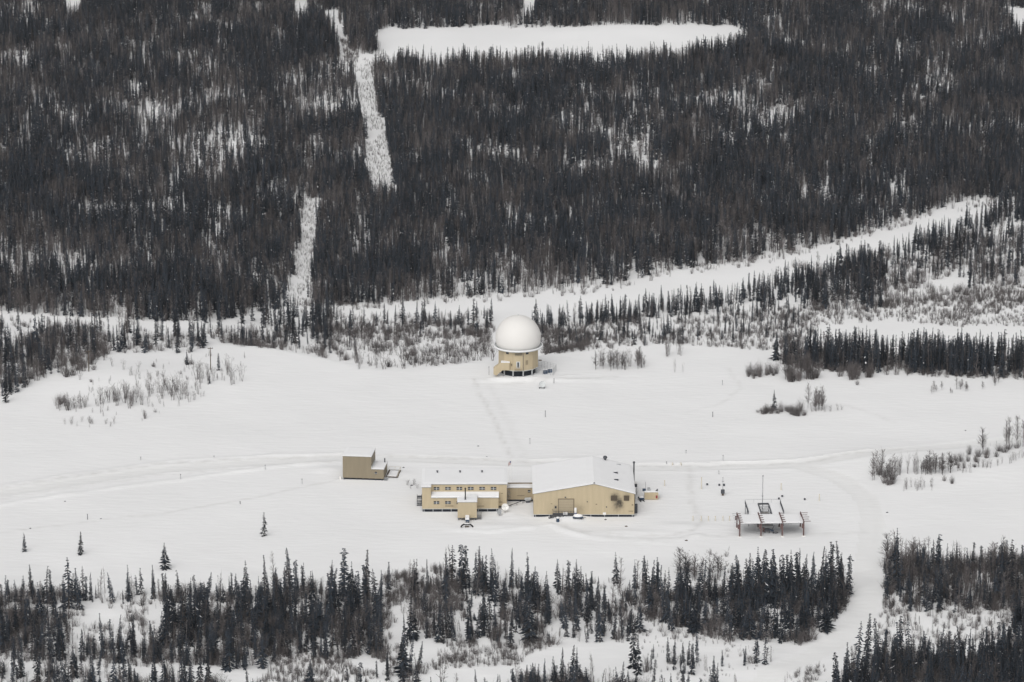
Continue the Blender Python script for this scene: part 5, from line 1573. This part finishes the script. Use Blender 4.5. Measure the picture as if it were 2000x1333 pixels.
for (x, t, b_, l) in ((1340, 880, 886, 'short grey marker post on the snow behind the road, well beyond the warehouse roof'), (1412, 890, 903, 'grey marker post at the far side of the road, in line with the equipment post'),
                      (1404, 920, 927, 'short grey marker post on the near side of the road behind the equipment post'), (1302, 902, 908, 'grey marker post at the road just past the warehouse'),
                      (171, 1005, 1015, 'dark little post on the snowfield above the lone spruces'), (353, 927, 938, 'grey post on the near edge of the road across the snowfield'),
                      (518, 909, 918, 'thin grey post on the road bank before the drab building'), (469, 980, 985, 'stubby dark post on the smooth snow, in line with the lone ragged spruce'),
                      (418, 891, 896, 'thin grey post on the far bank of the road across the snowfield'), (590, 936, 946, 'thin faint post on the snow just before the drab building'),
                      (1065, 803, 815, 'dark topped post alone on open snow below the radar tower'), (1035, 857, 868, 'faint thin post on open snow behind the warehouse roof'),
                      (1082, 740, 749, 'short dark topped post beside the round dish below the radar tower'), (1411, 744, 753, 'thin grey post on the snow before the dense wood, beyond the thicket'),
                      (1392, 805, 815, 'thin dark post on the snow before the small thicket'), (955, 717, 733, 'thin pale post on the snow just left of the radar tower stair'),
                      (275, 893, 899, 'small grey post at the outer bank of the snow road')):
    post(x, t, b_, .09, M['steel_dk'] if 'dark' in l else M['steel'], 'marker_post', l, 'post', None, M['steel_dk'])

# equipment post with boxes
T, h = post(1411.5, 933, 968, .09, M['steel'], 'equipment_post', 'tall equipment post hung with dark boxes on the snow near the canopy', 'post')
MB().box(-.5, .5, -.3, .3, .55, 1.6).build('cabinet', M['steel_dk'], T, bevel=.04)
MB().box(-.3, .3, -.28, -.05, .0, .5).build('lower_box', M['brown'], T)
MB().box(.05, .6, -.2, .2, 2.6, 3.2).build('upper_box', M['steel_dk'], T)
MB().tube((-.3, 0, 3.9), (.3, 0, 3.9), .05, 5).build('crossbar', M['steel_dk'], T)
for (x, y, l) in ((1381.5, 948, 'small dark box pair on the snow beside the tall equipment post'), (1521.5, 976, 'small dark box on the snow behind the railing of the platform'),
                  (1528, 971, 'small dark lump of equipment just beyond the box behind the platform'), (1572, 977, 'tiny dark lump alone on the snow beyond the platform'),
                  (1405, 949, 'tiny dark box low on the snow beside the tall equipment post')):
    p = local(x, y)
    T = thing('equipment_box', l, 'equipment box', p)
    MB().box(-.28, .2, -.25, .25, -.1, .55).build('casing', M['steel_dk'], T, bevel=.03)
    MB().box(-.3, .22, -.1, .27, .555, .66).build('snow_cap', M['snow'], T, bevel=.03)

# utility poles on the slope
for (x, t, b_, l) in ((411.5, 679, 722, 'dark wooden utility pole with crossarm at the upper end of the shrubby slope'), (173.5, 685, 726, 'dark wooden utility pole with small crossarm at the edge of the brown copse')):
    p, h = px_height(x, t, b_)
    T = thing('utility_pole', l, 'utility pole', p)
    MB().tube((0, 0, -.3), (0, 0, h), .15, 8, .1).build('shaft', M['brown'], T)
    ca_ = MB().box(-.75, .75, -.07, .07, h - .45, h - .28).build('crossarm', M['brown'], T)
    for xx in (-.65, 0.65):
        MB().lathe([(.06, h - .28), (.09, h - .2), (.05, h - .08)], 8, mx=Matrix.Translation((xx, 0, 0))).build('insulator', M['steel_dk'], ca_)

# stones and clods poking through the snow
for (x, y, s_, l) in ((804, 949, .5, 'dark stone in the snow among dry twigs beside the two-storey building'), (1670, 0, 0, ''), (1733, 1002, .45, 'dark stone on the snow bank beside the road bend'),
                      (1886, 842, .4, 'dark stone on the smooth snow above the roadside thicket'), (934, 872, .4, 'dark clod beside the track from tower to yard, upper of two'),
                      (951, 893, .4, 'dark clod beside the track from tower to yard, lower of two'), (1340, 1057, .6, 'flat clod of brown earth before the canopy yard'),
                      (788, 914, .4, 'dark lump on the snow between the drab and two-storey buildings'), (1223, 1029, .5, 'brown clod on the yard before the sooty vents'), (1183, 1016, .5, 'dark stick of debris on the snow at the warehouse foot'),
                      (59, 1033, .4, 'dark lump on the faint line above the first lone spruce'), (197, 1014, .35, 'dark lump on the faint line past the little dark post'), (127, 980, .35, 'dark lump on the near bank of the snow road')):
    if not s_: continue
    p = local(x, y)
    b = MB()
    rr = random.Random(int(x)); V = []
    for zi, rad in ((-.2, .8), (.15, 1.0), (.45, .7), (.6, .15)):
        for k in range(7):
            a = 2 * math.pi * k / 7; q = rad * rr.uniform(.6, 1.3) * s_ * .55
            V.append((math.cos(a) * q * 1.3, math.sin(a) * q, zi * s_ * .8 * rr.uniform(.8, 1.2)))
    Fs = [(i * 7 + k, i * 7 + (k + 1) % 7, (i + 1) * 7 + (k + 1) % 7, (i + 1) * 7 + k) for i in range(3) for k in range(7)] + [tuple(21 + k for k in range(7))]
    b.add(V, Fs)
    tag(b.build('stone', M['brown'] if 'brown' in l else M['steel_dk'], loc=p), l, 'stone')

# ------------------------------------------------------------------ thin winter haze round the camera and the whole scene
hm = bpy.data.materials.new('winter_haze'); hm.use_nodes = True
ht = hm.node_tree; ht.nodes.remove(ht.nodes['Principled BSDF'])
pv = ht.nodes.new('ShaderNodeVolumePrincipled')
pv.inputs['Color'].default_value = (0.93, 0.95, 1.0, 1)
pv.inputs['Density'].default_value = 0.00002
ht.links.new(pv.outputs[0], ht.nodes['Material Output'].inputs['Volume'])
hz = MB().box(-9300, 9300, -3300, 16300, -30, 345).build('haze', hm)
hz['kind'] = 'stuff'
hz['label'] = 'thin pale winter haze over the whole scene'
